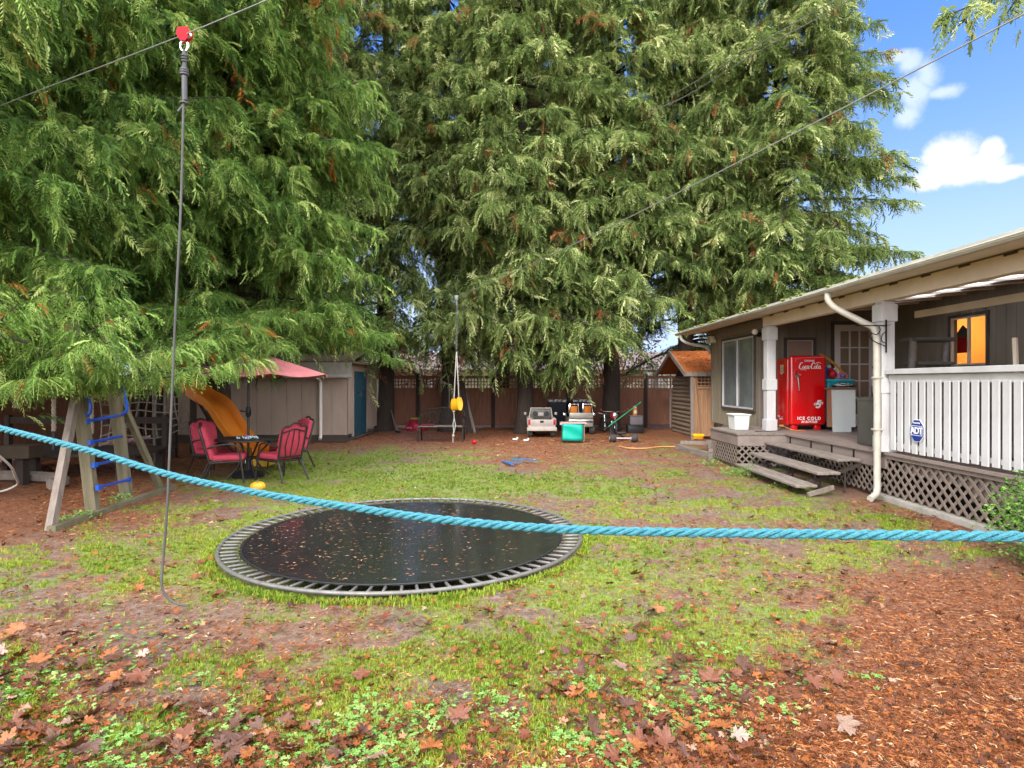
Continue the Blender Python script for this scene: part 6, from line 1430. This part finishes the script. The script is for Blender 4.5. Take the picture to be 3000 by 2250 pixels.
m=MB(); m.lathe([(.07,0),(.075,.02),(.075,.2),(.05,.23)],(bx2,TY,.56),n=14); m.build('can_body',tor,r); m=MB(); m.lathe([(.05,0),(.05,.06),(.02,.075)],(bx2,TY,.785),n=12); m.build('cap',tw,r); m=MB(); m.rbox(bx2-.04,bx2+.04,TY-.082,TY-.07,.62,.72,.005); m.build('sticker',tw,r)
r=thing('garden_pole',W(1830,1215,16.6),'long green pole lying slanted across the bikes','pole'); a,b=W(1782,1250,16.2),W(1878,1178,17.2); m=MB(); m.tube([a,b],.016,8); m.build('shaft',mat('pole_green',(.02,.22,.10),rough=.4),r); m=MB(); m.tube([a,a+(a-b)*.12],.02,8); m.build('tip',chrome,r)
r=thing('rubber_ball',G(1389,1303),'small red ball on the litter right of the bench','ball'); p=G(1389,1303); m=MB(); m.ball((p.x,p.y,.07),.06,12); m.build('ball_skin',tr_,r); m=MB(); m.tube([(p.x+.061*math.cos(t),p.y,.07+.061*math.sin(t)) for t in [k*2*PI/20 for k in range(20)]],.003,5,closed=True); m.build('seam',tr_,r)
for px_,py_,lab in ((1542,1293,'white scrap of plastic left of the toy pickup'),(1510,1290,'pale scrap lying farther left of the toy pickup')):
    p=G(px_,py_); r=thing('litter_scrap',(p.x,p.y,0),lab,'scrap'); m=MB(); m.rbox(p.x-.08,p.x+.06,p.y-.04,p.y+.06,.01,.05,.015,2); m.ball((p.x+.05,p.y,.06),.03,6); m.build('scrap_body',tw,r)
bls=mat('blue_slat_paint',(.02,.14,.36),(.015,.10,.26),rough=.45)
for k,(a,b,lab) in enumerate((((1472,1355),(1502,1366),'short blue slat lying nearest the green lawn edge'),((1485,1362),(1530,1360),'blue slat lying across the other blue slats'),((1500,1352),(1575,1360),'longest blue slat lying on the lawn'))):
    r=thing('blue_board',G(*a),lab,'slat','blue slats on the grass'); m=MB(); m.bar(G(*a)+Vector((0,0,.03+.02*k)),G(*b)+Vector((0,0,.03+.02*k)),.05,.018); m.build('board',bls,r)
# bench, bag, sticks and leaning planks
BN=thing('garden_bench',(-2.0,15.9,0),'dark ornate cast iron garden bench under the trees','bench')
cast=mat('cast_iron',(.035,.028,.022),(.018,.015,.013),rough=.5,metal=.3); b0=G(1240,1285); bX0,bX1=-2.5,-1.32; bY=16.15
def bz(t): return .78+.10*math.sin(PI*t)+.025*abs(math.sin(3*PI*t))
m=MB(); m.tube(spline([(bX0+(bX1-bX0)*k/12,bY+.22,bz(k/12)) for k in range(13)],2),.022,6); m.tube([(bX0,bY+.16,.42),(bX1,bY+.16,.42)],.016,6)
for k in range(16):
    t0=k/16; 
    for sg in (-1,1):
        t1=t0+sg*.2
        if 0<=t1<=1: m.tube([(bX0+(bX1-bX0)*t0,bY+.165,.43),(bX0+(bX1-bX0)*t1,bY+.22,bz(t1))],.007,4)
for cxx in (.25,.5,.75):
    m.tube([(bX0+(bX1-bX0)*cxx+.10*math.cos(t),bY+.19,.62+.10*math.sin(t)) for t in [q*2*PI/14 for q in range(14)]],.009,5,closed=True)
m.build('backrest',cast,BN)
m=MB()
for k in range(5): m.bar((bX0,bY-.25+k*.095,.415),(bX1,bY-.25+k*.095,.415),.07,.022)
m.build('seat',weath,BN)
for x_ in (bX0,bX1):
    m=MB(); m.tube(spline([(x_,bY-.3,0),(x_,bY-.26,.2),(x_,bY-.24,.42),(x_,bY-.25,.62),(x_,bY-.05,.66),(x_,bY+.2,.62)],4),.022,6); m.tube(spline([(x_,bY+.28,0),(x_,bY+.2,.2),(x_,bY+.16,.42),(x_,bY+.23,.78)],4),.022,6); m.build('side_frame',cast,BN)
r=thing('dark_seat_cloth',(-2.3,16.1,.43),'dull red cloth lying on the left of the bench seat','cloth'); m=MB(); m.rbox(-2.45,-2.12,15.95,16.2,.428,.46,.012,2); m.build('cloth_body',mat('maroon_cloth',(.16,.02,.03),rough=.9),r)
p=G(1217,1261); r=thing('red_tarp_bag',(p.x,p.y,0),'crumpled red bag with pale print slumped left of the bench','bag'); m=MB(); vs=[];fs=[]
for i in range(9):
    for k in range(24):
        t=i/8; a=2*PI*k/24; rr=(.33*(1-t)**.55+.02)*(1+.10*math.sin(a*3+i)+.06*math.sin(a*7)); vs.append((p.x+rr*1.05*math.cos(a)-.06*t,p.y+rr*.7*math.sin(a),.36*t))
for i in range(8):
    for k in range(24): fs.append((i*24+k,i*24+(k+1)%24,(i+1)*24+(k+1)%24,(i+1)*24+k))
fs.append(tuple(range(8*24,9*24))); m.add(vs,fs,True); m.build('bag_body',mat('red_tarp',(.33,.015,.04),(.24,.01,.03),rough=.4,bump=.3,scale=9),r)
m=MB(); 
for k,(a,b) in enumerate(((-.22,.10),(-.16,.11),(-.10,.10),(.12,.05),(.18,.045))): m.tube([(p.x+a+.022*math.cos(t),p.y-.27+.05*abs(a),b+.022*math.sin(t)) for t in [q*2*PI/10 for q in range(9 if k%2 else 10)]],.006,5,closed=(k%2==0))
m.build('print',tw,r)
r=thing('yellow_cushion',(p.x-.1,p.y+.1,.3),'mustard pillow on top of the red bag','cushion'); m=MB(); m.rbox(p.x-.16,p.x+.22,p.y-.08,p.y+.15,.35,.43,.035,3); m.build('pillow',mat('mustard_cloth',(.28,.17,.03),rough=.9),r); m=MB(); m.tube(spline([(p.x+.08,p.y+.1,.42),(p.x+.12,p.y+.15,.75),(p.x+.02,p.y+.12,.92)],5),.008,6); m.build('handle_strap',darkwood,r)
for k,(a,b,Y0,Y1,lab) in enumerate((((1142,1190),(1168,1245),19.6,18.8,'upper of two sticks leaning beside the blue door shed'),((1150,1215),(1163,1250),19.4,18.9,'shorter stick leaning beside the blue door shed'))):
    r=thing('garden_stick',W(*b,Y1),lab,'stick'); m=MB(); q0,q1=W(*b,Y1),W(*a,Y0); q0.z=.0; m.tube([q0,(q0+q1)/2+Vector((-.02,0,0)),q1],.018,6); m.build('shaft',wgrey,r); m=MB(); m.rbox(q0.x-.06,q0.x+.06,q0.y-.02,q0.y+.02,0,.06,.01); m.build('head',blackm,r)
for k,(a,b,lab) in enumerate((((1352,1115),(1376,1252),'wider plank leaning on the cedar trunk behind the swing'),((1362,1150),(1392,1254),'narrow plank leaning on the cedar trunk behind the swing'))):
    q0=W(b[0],b[1],18.7); q0.z=0; q1=W(a[0],a[1],19.0); r=thing('leaning_plank',q0,lab,'plank'); m=MB(); m.bar(q0,q1,.16-.08*k,.03,up=(0,-1,.2)); m.build('plank_body',darkwood if k==0 else wgrey,r); m=MB(); m.box(q0.x-.02,q0.x+.02,q0.y-.06,q0.y-.02,0,.04); m.build('wedge',wgrey,r)
r=thing('rope_loop',W(1300,1060,18.9),'grey rope tied round the far trunk with a wooden rung hanging from it','rope'); m=MB(); m.tube([W(1300,1058,18.9),W(1291,1100,18.85),W(1296,1120,18.8)],.012,5); m.tube([W(1302,1060,18.9),W(1312,1108,18.85),W(1316,1130,18.8),W(1316,1200,18.8)],.012,5); m.build('rope_line',netm,r); m=MB(); m.bar(W(1292,1119,18.8),W(1313,1125,18.8),.04,.05); m.build('rung',wgrey,r)
